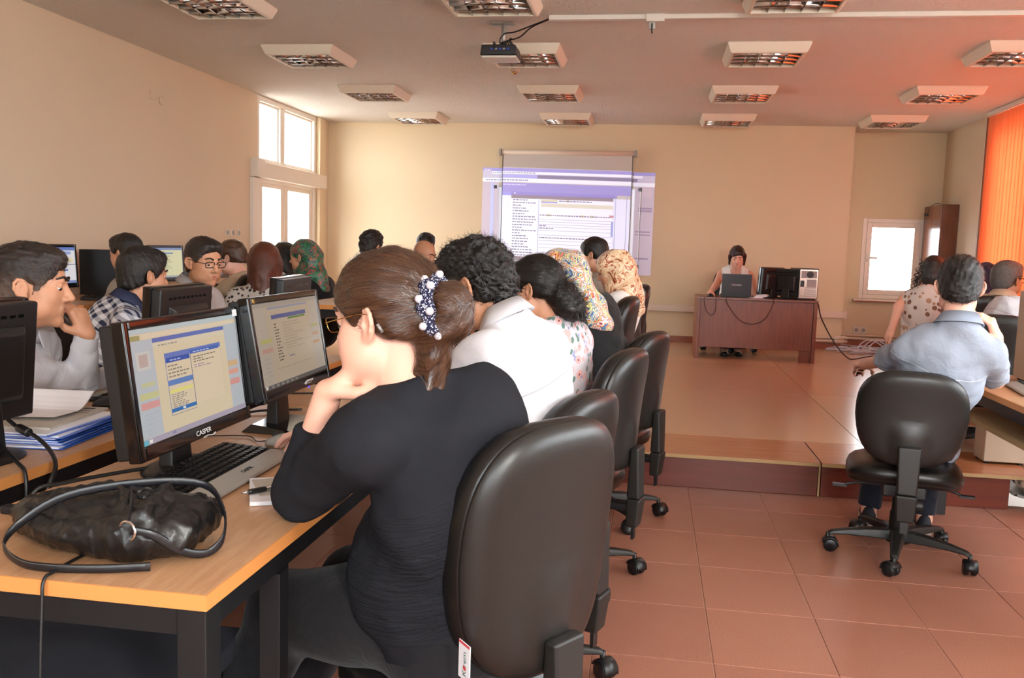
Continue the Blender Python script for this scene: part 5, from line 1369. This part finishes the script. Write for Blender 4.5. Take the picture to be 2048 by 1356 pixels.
# ------------------------------------------------------------------ skin, hair and cloth
def skin_m(name, c, r=.47):
    t = NT(name); v = t.vec('@hl'); n = t.noise(v, 28, 4); c_ = lin(c)
    t.col(t.mix(n.outputs[0], tuple(x*.93 for x in c_[:3])+(1,), (min(1, c_[0]*1.06), c_[1]*1.02, c_[2]*1.0, 1)))
    t.b.inputs['Subsurface Weight'].default_value = .12; t.b.inputs['Subsurface Radius'].default_value = (.02, .007, .004); t.b.inputs['Subsurface Scale'].default_value = .4
    t.bump(t.noise(v, 700, 2).outputs[0], .06, .002); return t.done(r, spec=.4)
skin_m('skin_light', 'e3ae98'); skin_m('skin_tan', 'c08b6c'); skin_m('skin_mid', 'cc9678'); skin_m('skin_brown', 'a8714f')
M('eye_white', 'd8d0ca', .2); M('iris', '231510', .1); M('lips', 'a85f55', .4)
def hair_m(name, c1, c2, r=.38, sc=(900, 26, 26), src='@st', b=.5):
    t = NT(name); v = t.vec(src, sc); n = t.noise(v, 1.0, 3, .6)
    t.col(t.ramp(n.outputs[0], [(.3, lin(c1)), (.72, lin(c2))])); t.bump(n.outputs[0], b, .004)
    return t.done(r, spec=.5)
def fade_m():
    m = hair_m('hair_fade', '0c0908', '241b17', .45, (700, 60, 60)); nt = m.node_tree; b = nt.nodes['Principled BSDF']; src = b.inputs['Base Color'].links[0].from_socket
    at = nt.nodes.new('ShaderNodeAttribute'); at.attribute_name = 'hl'; sp = nt.nodes.new('ShaderNodeSeparateXYZ'); nt.links.new(at.outputs['Vector'], sp.inputs[0])
    mr = nt.nodes.new('ShaderNodeMapRange'); mr.inputs[1].default_value = .045; mr.inputs[2].default_value = -.03; mr.inputs[3].default_value = 0; mr.inputs[4].default_value = .75; nt.links.new(sp.outputs[2], mr.inputs[0])
    mx = nt.nodes.new('ShaderNodeMixRGB'); nt.links.new(mr.outputs[0], mx.inputs[0]); nt.links.new(src, mx.inputs[1]); mx.inputs[2].default_value = lin('6b5244'); nt.links.new(mx.outputs[0], b.inputs['Base Color'])
fade_m()
hair_m('hair_dark', '0c0908', '1f1815', .42, (700, 60, 60)); hair_m('hair_black', '080707', '16110f', .40, (700, 60, 60))
hair_m('hair_brown', '25160f', '5a3c29', .27, (380, 14, 40)); hair_m('hair_auburn', '2b120b', '6a3018', .36, (900, 20, 20)); hair_m('hair_grey', '2b2624', '6a625c', .5, (700, 60, 60))
hair_m('hair_redbrown', '1d0b0a', '3c1714', .35); hair_m('hair_stubble', '6a5446', '8a7060', .7, (700, 60, 60))
def cloth(name, c, rough=.8, sheen=.1, scale=900, b=.3, seam=None):
    t = NT(name); v = t.vec('@bl'); c_ = lin(c); n = t.noise(v, 6, 3)
    cc = t.mix(n.outputs[0], tuple(x*.94 for x in c_[:3])+(1,), tuple(min(1, x*1.04) for x in c_[:3])+(1,))
    if seam:
        sp = t.n('SeparateXYZ'); t.link(v, sp.inputs[0]); cc = t.mix(t.math('LESS_THAN', t.math('ABSOLUTE', t.math('SUBTRACT', sp.outputs[2], seam)), .0016), cc, tuple(x*.55 for x in c_[:3])+(1,))
    t.col(cc)
    n2 = t.noise(v, scale, 2); n3 = t.noise(v, 22, 3, .6, .8)
    t.bump(t.math('ADD', t.math('MULTIPLY', n2.outputs[0], .15), n3.outputs[0]), b, .02); return t.done(rough, spec=.25, sheen=sheen)
cloth('shirt_white', 'cfced4', seam=.40); cloth('trousers_black', '121216'); cloth('trousers_navy', '161a26'); cloth('skirt_red', '8c2a26'); cloth('top_black', '0f0f11'); cloth('top_white', 'ece9e4')
cloth('shirt_beige', 'b79f86'); cloth('sweater_grey', '968a7e'); cloth('shirt_plain_grey', 'a9a29c'); cloth('top_purple', '241c30')
M('shoe_black', '121112', .35); M('shoe_canvas', '20222a', .7); M('sole_pale', 'cfcac4', .6)
def jersey():
    t = NT('black_jersey'); v = t.vec('@bl', (14, 5, 62)); n = t.noise(v, 1.0, 4, .55, 1.2); v2 = t.vec('@bl'); n2 = t.noise(v2, 1100, 2)
    sp = t.n('SeparateXYZ'); t.link(t.vec('@bl'), sp.inputs[0])
    band = t.ramp(t.math('ADD', sp.outputs[2], .0), [(.02, (0,0,0,1)), (.10, (1,1,1,1)), (.26, (1,1,1,1)), (.34, (0,0,0,1))])
    t.col(lin('1f2025')); t.bump(t.math('ADD', t.math('MULTIPLY', t.math('MULTIPLY', n.outputs[0], band), 1.6), t.math('MULTIPLY', n2.outputs[0], .08)), .55, .03)
    return t.done(.85, spec=.15)
jersey()
def plaid():
    t = NT('plaid_cotton'); sp = t.n('SeparateXYZ'); t.link(t.vec('@bl'), sp.inputs[0])
    def st(o, f, w, ph=0): return t.math('LESS_THAN', t.math('FRACT', t.math('MULTIPLY_ADD', o, f, ph+50)), w)
    xx = t.math('ADD', sp.outputs[0], t.math('MULTIPLY', sp.outputs[1], .8))
    a, b = st(xx, 24, .5), st(sp.outputs[2], 24, .5)
    c = t.mix(t.math('MULTIPLY', t.math('ADD', a, b), .5), lin('dcdde4'), lin('3a3f58'))
    c = t.mix(t.math('MULTIPLY', t.math('MULTIPLY', a, b), .6), c, lin('262b45')); t.col(c); return t.done(.8, spec=.2)
plaid()
def stripes(name, c1, c2, f, w=.5, ax=0):
    t = NT(name); sp = t.n('SeparateXYZ'); t.link(t.vec('@bl'), sp.inputs[0])
    s = t.math('LESS_THAN', t.math('FRACT', t.math('MULTIPLY_ADD', sp.outputs[ax], f, 50)), w)
    t.col(t.mix(s, lin(c1), lin(c2))); t.bump(t.noise(t.vec('@bl'), 22, 3, .6, .8).outputs[0], .12, .02); return t.done(.8, spec=.2)
stripes('shirt_striped', 'd8d4d0', '9a9696', 130)
def chambray():
    t = NT('chambray'); v = t.vec('@bl'); sp = t.n('SeparateXYZ'); t.link(v, sp.inputs[0])
    n = t.noise(v, 700, 2); n3 = t.noise(v, 16, 3, .6, 1.0)
    c = t.mix(n.outputs[0], lin('838c9b'), lin('a6aebc'))
    line = t.math('LESS_THAN', t.math('ABSOLUTE', t.math('SUBTRACT', sp.outputs[2], .415)), .0016)
    pl = t.math('MULTIPLY', t.math('LESS_THAN', t.math('ABSOLUTE', sp.outputs[0]), .0012), t.math('LESS_THAN', sp.outputs[2], .415))
    dash = t.math('GREATER_THAN', t.math('FRACT', t.math('MULTIPLY', sp.outputs[0], 160)), .3)
    c = t.mix(t.math('MULTIPLY', line, dash), c, lin('e9ecf2')); c = t.mix(t.math('MULTIPLY', pl, .5), c, lin('7d8696'))
    t.col(c); t.bump(n3.outputs[0], .18, .03); return t.done(.82, spec=.2)
chambray()
def dots(name, base, dot, sc, thr, dot2=None, rnd=1.0, src='@bl'):
    t = NT(name); vv = t.vec(src); x = t.n('TexVoronoi', i_Scale=sc, i_Randomness=rnd); t.link(vv, x.inputs['Vector'])
    sp = t.n('SeparateColor'); t.link(x.outputs['Color'], sp.inputs[0])
    m = t.math('LESS_THAN', x.outputs['Distance'], t.math('MULTIPLY_ADD', sp.outputs[0], thr*.5, thr*.6))
    c = t.mix(t.math('GREATER_THAN', sp.outputs[1], .5), lin(dot), lin(dot2 or dot))
    t.col(t.mix(m, lin(base), c)); return t.done(.8, spec=.2)
dots('dotted_blouse', 'b9b1aa', '1d1a20', 34, .40, '4a3a36', .8); dots('flower_dress', 'd6cbc4', '7a5a4a', 22, .42, 'b08a70')
def floral():
    t = NT('floral_blouse'); v = t.vec('@bl'); ds = t.noise(v, 40, 2)
    w = t.n('VectorMath', operation='ADD'); t.link(v, w.inputs[0])
    sc_ = t.n('VectorMath', operation='SCALE'); t.link(ds.outputs['Color'], sc_.inputs[0]); sc_.inputs['Scale'].default_value = .012; t.link(sc_.outputs[0], w.inputs[1])
    x = t.n('TexVoronoi', i_Scale=26); t.link(w.outputs[0], x.inputs['Vector']); y = t.n('TexVoronoi', i_Scale=34); t.link(w.outputs[0], y.inputs['Vector'])
    sp = t.n('SeparateColor'); t.link(y.outputs['Color'], sp.inputs[0])
    c = t.mix(t.math('MULTIPLY', t.math('LESS_THAN', y.outputs['Distance'], .36), t.math('GREATER_THAN', sp.outputs[0], .45)), lin('c3bcc2'), lin('5d7a72'))
    c = t.mix(t.math('MULTIPLY', t.math('LESS_THAN', y.outputs['Distance'], .30), t.math('LESS_THAN', sp.outputs[0], .25)), c, lin('8f93b4'))
    c = t.mix(t.math('LESS_THAN', x.outputs['Distance'], .40), c, lin('d3a09c')); c = t.mix(t.math('LESS_THAN', x.outputs['Distance'], .13), c, lin('6a2732'))
    t.col(c); return t.done(.75, spec=.25)
floral()
def scarf(name, stops, sc, dist=2.2, det=3, rough=.4, seed=0):
    t = NT(name); v = t.vec('@hl'); mp = t.n('Mapping'); mp.inputs['Location'].default_value = (seed, seed*.7, 0); t.link(v, mp.inputs['Vector'])
    n = t.noise(mp.outputs[0], sc, det, .55, dist)
    t.col(t.ramp(n.outputs[0], [(p, lin(c)) for p, c in stops], 'CONSTANT')); t.bump(t.noise(v, 30, 2).outputs[0], .2, .02)
    return t.done(rough, spec=.4, sheen=.2)
scarf('scarf_bright', [(0, '2f4d7a'), (.36, '7f94ad'), (.42, 'e0d27a'), (.455, '26405f'), (.48, 'd9dde0'), (.51, 'b23a2c'), (.54, 'e8c86a'), (.57, '3f6d8f'), (.60, 'd87a4a'), (.64, 'c9cfd6'), (.69, '8f2f2a'), (.75, 'd8c05a')], 11, 2.0, 2)
scarf('scarf_beige', [(0, '7a2f1c'), (.36, 'b5764f'), (.42, 'd9b48e'), (.50, 'ecd2b2'), (.56, 'c98f66'), (.60, '9a3f26'), (.63, 'e2c3a0'), (.70, '6f2a1a')], 13, 1.2, 2)
scarf('scarf_green', [(0, '0e4a2c'), (.38, '1d7a45'), (.45, '3a3048'), (.50, '14603a'), (.55, 'b5482e'), (.585, '53485c'), (.62, '1f8048'), (.66, '8a2f3a')], 14, 1.5, 2)
# ------------------------------------------------------------------ the people
def bun_extra(G, hp, HR, hf, hl, hu, H, N, S_, A, U):
    G.ell(hp(-.105, .0, -.005), HR, (.045, .050, .055), .03)
    G.ell(hp(-.148, .010, -.004), HR, (.042, .050, .058), .012)
    G.cone(hp(-.115, .02, -.04), H-hf*.115-U*.13+hl*.02, .040, .026, .03)
    for a, b, c, r in ((.10, .03, .165, .016), (.135, -.01, .175, .012), (.15, .03, .19, .010), (.08, .045, .15, .012), (.125, .055, .185, .009)): G.cone(hp(-.115, .02, -.05), H-hf*a-U*c+hl*b, .024, r*.45, .012)
p1, k1 = person('woman in a black jersey top, brown hair tied up, chin on hand, in front', (-.34, 1.835, .565), 152, (-.535, 1.735, 1.165), (-.95, .24, -.20), q='hero', jowl=1.0, strands=6500, flow=lambda P, f, l, u: np.stack([f*0-.12-f, -.0-l+.012, .0-u-.002], 1)@np.array([vn((-.95, .24, -.20)), vn(np.cross((0,0,1.), (-.95, .24, -.20))), np.cross(vn((-.95, .24, -.20)), vn(np.cross((0,0,1.), (-.95, .24, -.20))))]), leg=1.25, feet=[(-.98, 1.72, .085), (-.92, 2.02, .085)], skin='skin_light', top='black_jersey', sleeve='3q',
    girth=1.30, sh=.178, ag=1.10, tum=1.0, hair='bun', hairmat='hair_brown', glasses='thin', brows='hair_brown', fold=.0022, gap=.014, seed=4, hs=1.08, hem=.13, back_round=.04, extra=bun_extra,
    arms={'L': dict(el=(-.700, 1.700, .80), wr=(-.645, 1.695, 1.01), d=(.62, .25, .55), n=(.62, .1, -.70), curl=1.1, thumb=.9, fine=1, sc=1.15),
          'R': dict(wr=(-.905, 2.215, .795), l=(.30, .275), d=(-.9, .42, -.12), n=(0, -.1, -1), curl=.35, fine=1)})
def scrunchie():
    hp, W_ = k1['hp'], k1['W']; m = MB(); R = []
    c = hp(-.122, .012, -.002); ax = k1['hf']; e1, e2 = k1['hl'], k1['hu']
    for i in range(36):
        t = 2*PI*i/36; rr = .054+.004*math.sin(9*t); tr = .013+.003*math.sin(7*t+1)
        cc = c+e1*rr*math.cos(t)+e2*rr*1.12*math.sin(t); rad = e1*math.cos(t)+e2*math.sin(t)
        R.append([W_(cc+rad*tr*.9*math.cos(b)+ax*tr*1.3*math.sin(b)) for b in [2*PI*j/10 for j in range(10)]])
    o = obj('scrunchie', m.rings(R+[R[0]], cap=False), dots('scrunchie_print', '20223c', 'c9cad6', 260, .42, src='Object'), p1, smooth=True)
    f = MB()
    for i in range(16):
        t = 2*PI*i/16; cc = c+e1*.063*math.cos(t)+e2*.070*math.sin(t)+ax*(.010 if i % 2 else -.012)
        f.sph(W_(cc), .0085, 9, 6)
    obj('lace_trim', f, 'white_cable', o, smooth=True)
    ha = MB().tube([W_(hp(-.030, .083, -.010)), W_(hp(-.036, .080, -.026))], .0035, 8)
    obj('hearing_aid', ha, 'grey_plastic', p1, smooth=True)
    for nm, p in (('sleeve_button', (-.700, 1.655, .80)), ('hem_button', (-.405, 1.642, .60))): obj('button', MB().sph(W_(np.array(p)), .0055, 10, 6), 'brass', p1, smooth=True)
scrunchie()
person('man in a white shirt with dark curly hair, second in the near row', (-.30, 2.54, .565), 166, (-.492, 2.455, 1.205), (-.86, .24, -.45), q='hero', strands=5000, skin='skin_tan', top='shirt_white', collar='shirt_white', girth=1.12, sh=.182, ag=1.1, hair='curly', hairmat='hair_black', hs=1.0, fold=.0035, seed=11, gap=.018,
    arms={'L': dict(wr=(-.86, 2.40, .80)), 'R': dict(wr=(-.90, 2.72, .80))})
def puff_extra(G, hp, HR, hf, hl, hu, H, N, S_, A, U):
    G.ell(hp(-.108, .0, -.050), HR, (.062, .070, .064), .015); G.ell(hp(-.135, .0, -.098), HR, (.055, .06, .05), .03)
person('woman in a pale floral blouse with a dark puffed ponytail, near row', (-.30, 3.42, .56), 163, (-.438, 3.30, 1.160), (-.95, .22, -.22), q='mid', strands=3500, skin='skin_mid', top='floral_blouse', hair='puff', hairmat='hair_black', back_round=0., girth=.96, fold=.0025, seed=21, extra=puff_extra,
    arms={'L': dict(wr=(-.78, 3.28, .80)), 'R': dict(wr=(-.80, 3.60, .80))})
person('woman in black with a bright multicoloured headscarf, near row', (-.16, 4.27, .56), 163, (-.42, 4.06, 1.178), (-.93, .15, -.32), q='mid', skin='skin_mid', top='top_black', hair='scarf', hairmat='scarf_bright', girth=1.2, sh=.18, fold=.0025, seed=31,
    arms={'L': dict(wr=(-.78, 4.0, .80)), 'R': dict(wr=(-.80, 4.35, .80))}, hs=1.04)
person('woman in a white top with a beige and rust headscarf, near row on the stage', (-.30, 5.86, .60), 168, (-.245, 5.62, 1.185), (-.93, .1, -.3), ZP, q='far', skin='skin_mid', top='top_white', hair='scarf', hairmat='scarf_beige', seed=41, hs=1.0)
person('dark haired person whose head shows above the beige headscarf', (-.42, 6.62, .62), 170, (-.44, 6.60, 1.275), (-.95, .2, -.2), ZP, q='far', skin='skin_mid', top='sweater_grey', hair='bun', hairmat='hair_black', seed=42)
# far row of the desks, facing the near row
person('man in a white shirt resting his cheek on his hand, leftmost of all', (-2.36, 2.70, .565), 4, (-2.01, 2.59, 1.140), (.88, .42, -.06), q='hero', strands=3500, skin='skin_tan', top='shirt_white', collar='shirt_white', girth=1.15, sh=.175, hair='short', hairmat='hair_fade', hs=1.14, fold=.0045, ag=1.02, seed=51, roll=-.05, gap=.016,
    arms={'R': dict(el=(-1.985, 2.78, .80), wr=(-1.905, 2.725, .975), d=(-.30, -.16, .90), n=(-.80, .10, -.2), curl=.95, thumb=.1, fine=1, sc=1.05),
          'L': dict(wr=(-1.98, 3.0, .80))})
person('man in a navy and white plaid shirt with short dark hair, seen from behind', (-2.62, 3.72, .565), 42, (-2.36, 3.80, 1.132), (.55, .82, -.12), q='mid', strands=3000, skin='skin_tan', top='plaid_cotton', collar='plaid_cotton', sleeve='long', hair='short', hairmat='hair_dark', fold=.002, seed=61, hs=1.06,
    arms={'L': dict(wr=(-2.05, 4.12, .80)), 'R': dict(wr=(-1.98, 3.72, .80))})
person('man with dark rimmed glasses in a pale striped shirt, turned to his neighbour', (-2.56, 4.46, .565), -6, (-2.335, 4.32, 1.188), (.84, -.42, -.14), q='mid', strands=2000, skin='skin_tan', top='shirt_striped', collar='shirt_striped', hair='crop', hairmat='hair_fade', glasses='thick', fold=.002, seed=71, hs=1.06, girth=1.05)
person('woman with long auburn hair in a black dotted blouse, back turned', (-2.50, 5.48, .60), 112, (-2.50, 5.42, 1.155), (-.25, .95, -.1), ZP, q='far', skin='skin_mid', top='dotted_blouse', hair='long', hairmat='hair_auburn', fold=.002, seed=81,
    arms={'L': dict(wr=(-2.78, 5.05, .93), hint=(-.4, -.3, -.8))}, hs=1.05)
person('woman with short brown hair in a beige blouse looking towards the left wall', (-2.96, 6.02, .60), 175, (-3.0, 5.94, 1.175), (-.93, -.05, -.2), ZP, q='far', skin='skin_light', top='shirt_beige', hair='puff', hairmat='hair_brown', seed=82)
person('dark haired person in a white top before the glazed door', (-2.98, 6.92, .60), 160, (-3.0, 6.85, 1.17), (-.75, .6, -.1), ZP, q='far', skin='skin_mid', top='top_white', hair='long', hairmat='hair_black', seed=83, hs=.95)
person('woman in black with a green and red headscarf before the glazed door', (-2.60, 6.62, .60), 165, (-2.70, 6.55, 1.185), (-.95, .12, -.1), ZP, q='far', skin='skin_mid', top='top_black', hair='scarf', hairmat='scarf_green', seed=84, hs=1.1)
person('dark haired person in a grey brown sweater facing the tower computer', (-3.12, 5.12, .62), 176, (-3.26, 5.06, 1.20), (-.97, .1, -.15), ZP, q='far', skin='skin_tan', top='sweater_grey', hair='short', hairmat='hair_dark', seed=85)
person('dark haired person far back by the left wall, only the hair showing', (-2.36, 7.16, .64), 60, (-2.33, 7.10, 1.285), (.4, .9, -.1), ZP, q='far', skin='skin_mid', top='sweater_grey', hair='curly', hairmat='hair_black', seed=86)
person('bald man far back looking down to the right', (-1.98, 7.22, .62), -5, (-1.895, 7.18, 1.225), (.90, -.30, -.28), ZP, q='far', skin='skin_tan', top='shirt_beige', hair='bald', seed=87)
person('dark haired person behind the bald man', (-2.25, 8.42, .62), 80, (-2.20, 8.4, 1.30), (.3, .9, -.1), ZP, q='far', skin='skin_mid', top='top_black', hair='short', hairmat='hair_dark', seed=88)
# right-hand side
person('young man in a pale blue grey short sleeved shirt, back to the room', (1.20, 4.13, .535), 78, (1.278, 3.935, 1.208), (.22, .94, -.18), q='hero', strands=4500, skin='skin_light', top='chambray', sleeve='short', collar='chambray', pants='trousers_navy', hair='short', hairmat='hair_dark', sh=.158, ag=.90, nk=.190, shd=.098, back_round=.008, shoes='shoe_canvas', fold=.003, seed=91, hs=1.03, gap=.018,
    feet=[(1.13, 4.52, .085), (1.37, 4.44, .085)],
    arms={'R': dict(el=(1.525, 4.13, .795), wr=(1.44, 3.93, 1.0), d=(-.42, -.25, .82), n=(-.75, .30, .1), curl=.8, thumb=.3, fine=1), 'L': dict(wr=(1.05, 4.45, .80))})
person('person in a white shirt bending over the desk at the right edge', (1.97, 5.56, .60), 50, (2.34, 5.68, 1.20), (.8, .45, -.35), ZP, q='mid', skin='skin_tan', top='shirt_white', collar='shirt_white', hair='short', hairmat='hair_dark', fold=.005, seed=92, girth=1.05)
person('grey haired man in a beige shirt in front of the orange blind', (2.24, 6.42, .62), 62, (2.33, 6.27, 1.20), (.86, .5, -.08), ZP, q='far', skin='skin_brown', top='shirt_beige', collar='shirt_beige', hair='short', hairmat='hair_grey', glasses='thick', seed=93, girth=1.05)
def curls(G, hp, HR, hf, hl, hu, H, N, S_, A, U):
    G.ell(hp(-.05, 0, -.06), HR, (.06, .075, .07), .03)
pf_, kf = person('woman in a white dress with brown flowers half hidden behind the young man', (2.06, 7.12, .60), 50, (2.125, 7.15, 1.215), (.35, .9, -.25), ZP, q='far', skin='skin_light', pants='skirt_red', top='flower_dress', sleeve='none', hair='puff', hairmat='hair_dark', seed=94, extra=curls,
    arms={'L': dict(wr=(1.83, 7.05, .78), el=(1.89, 7.12, .95))})
def curl_strands():
    r = random.Random(3); m = MB(); hp, W_ = kf['hp'], kf['W']
    for i in range(22):
        a = r.uniform(-.08, .06); sd = r.choice((1, 1, -1)); u0 = r.uniform(-.05, .10); P = []
        for j in range(9): P.append(W_(hp(a-.02*j*.3+.022*math.cos(j*1.5+i), sd*(.075+.010*j*.6)+.020*math.sin(j*1.5+i), u0-.022*j)))
        m.tube(P, .0022, 5)
    obj('hair_curls', m, 'hair_dark', pf_, smooth=True)
curl_strands()
person('person in dark purple between the young man and the grey haired man', (2.52, 7.02, .60), 60, (2.44, 6.95, 1.165), (.6, .8, -.1), ZP, q='far', skin='skin_mid', top='top_purple', hair='scarf', hairmat='top_purple', seed=95, hs=.95)
# the teacher
def teach(G, hp, HR, hf, hl, hu, H, N, S_, A, U):
    G.ell(hp(-.085, .0, .06), HR, (.04, .04, .04), .03)
person('woman with dark red hair in a white sleeveless top at the teacher desk', (.925, 10.27, .66), -90, (.925, 10.05, 1.275), (-.02, -.93, -.34), ZP, q='mid', skin='skin_light', top='top_white', sleeve='none', neck_open=True, hair='bob', hairmat='hair_redbrown', brows='hair_redbrown', seed=97, sh=.155, extra=teach, hs=.98,
    feet=[(.98, 9.96, ZP+.085), (.82, 9.92, ZP+.085)],
    arms={'R': dict(el=(.70, 9.93, .945), wr=(.635, 9.70, .892), d=(-.1, -.95, -.12), n=(0, 0, -1), curl=.3), 'L': dict(wr=(1.02, 9.86, .89))})
mouse('mouse', 'small dark mouse under the hand of the teacher', .63, 9.60, .8505, -90, 'black_plastic')

# ------------------------------------------------------------------ handbag, shaped like the bodies as one soft surface
def bag():
    org = np.array([-.985, 1.475, .7405]); t = thing('handbag', 'soft black leather handbag lying on its side on the front desk', 'handbag', org, 0)
    I3 = ((math.cos(-.06), math.sin(-.06), 0), (-math.sin(-.06), math.cos(-.06), 0), (0, 0, 1))
    f = Field(np.array([-.24, -.18, -.01]), np.array([.23, .18, .16]), .0038)
    f.ell((0, .0, .040), I3, (.175, .118, .055), .01); f.ell((.085, -.02, .045), I3, (.095, .108, .058), .03); f.ell((-.10, .02, .040), I3, (.10, .075, .045), .03)
    f.cone((-.17, .0, .04), (-.205, -.005, .045), .030, .016, .03); f.cone((.16, .05, .05), (.165, -.06, .045), .028, .03, .04)
    f.ell((.10, -.095, .045), I3, (.05, .03, .03), .02)
    for a, b in (((.10, -.10, .085), (.03, -.02, .112)), ((.12, -.09, .09), (.10, .03, .112)), ((.09, -.11, .06), (-.03, -.10, .062)), ((-.02, .02, .105), (-.16, .0, .070))): f.cone(a, b, .010, .006, .018)
    for a, b in (((.07, -.10, .090), (.0, -.03, .112)), ((.14, -.08, .085), (.13, .02, .110)), ((.0, .06, .100), (-.12, .05, .085)), ((-.05, -.09, .07), (-.14, -.04, .07)), ((.05, .05, .112), (.13, .07, .10))): f.cone(a, b, .007, .004, .012, sub=True)
    f.ripple(.0030, 24, 3, 3, crease=True); f.ripple(.0022, 60, 8, 3, crease=True); f.ripple(.0010, 120, 5, 3)
    f.half((0, 0, .002), (0, 0, -1), .006)
    V, F = f.mesh('bag'); obj('body', to_mesh('bag', V, F, np.zeros(3)), 'bag_leather', t)
    def top(x, y):
        i = int(np.searchsorted(f.ax[0], x)); j = int(np.searchsorted(f.ax[1], y)); k = np.nonzero(f.D[i, j] < 0)[0]
        return float(f.ax[2][k[-1]]) if len(k) else .06
    br = MB()
    for k in range(13):
        q = k/12; x, y = -.05+.13*q, .075-.11*q
        br.sph((x, y, top(x, y)+.002), (.011, .006, .005), 10, 6); br.sph((x+.006, y+.004, top(x+.006, y+.004)+.002), (.006, .011, .005), 10, 6)
    obj('braid', br, 'strap_leather', t, smooth=True)
    RR = []
    for i in range(20):
        a = 2*PI*i/20; RR.append([(.108+(.017+.0028*math.cos(b))*math.cos(a), -.122+.0028*math.sin(b)-.004*math.cos(a), .068+(.017+.0028*math.cos(b))*math.sin(a)) for b in [2*PI*j/8 for j in range(8)]])
    obj('ring', MB().rings(RR+[RR[0]], cap=False), 'chrome', t, smooth=True)
    obj('tab', MB().tube([(.108, -.118, .084), (.095, -.09, top(.095, -.09)+.004), (.07, -.05, top(.07, -.05)+.003), (.05, -.02, top(.05, -.02)+.002)], .010, flat=.003), 'strap_leather', t)
    obj('end_tab', MB().box((-.215, -.003, .046), (.03, .022, .018)), 'strap_leather', t, bevel=.005)
    P = [(-.868, 1.350, .812), (-.835, 1.365, .80), (-.80, 1.395, .765), (-.77, 1.43, .752), (-.752, 1.455, .775), (-.775, 1.50, .812), (-.832, 1.53, .848), (-.93, 1.485, .856), (-1.045, 1.43, .838), (-1.11, 1.39, .795), (-1.115, 1.35, .765), (-1.06, 1.315, .752), (-1.0, 1.305, .75), (-.91, 1.32, .75), (-.83, 1.345, .752)]
    obj('strap', MB().tube([Vector(p)-Vector(org) for p in P], .0080, flat=.0024), 'strap_leather', t, smooth=True)
    obj('strap_stitch', MB().tube([Vector(p)-Vector(org)+Vector((0, -.0035, .006)) for p in P[10:]], .0008, 5), 'stitch', t)
bag()
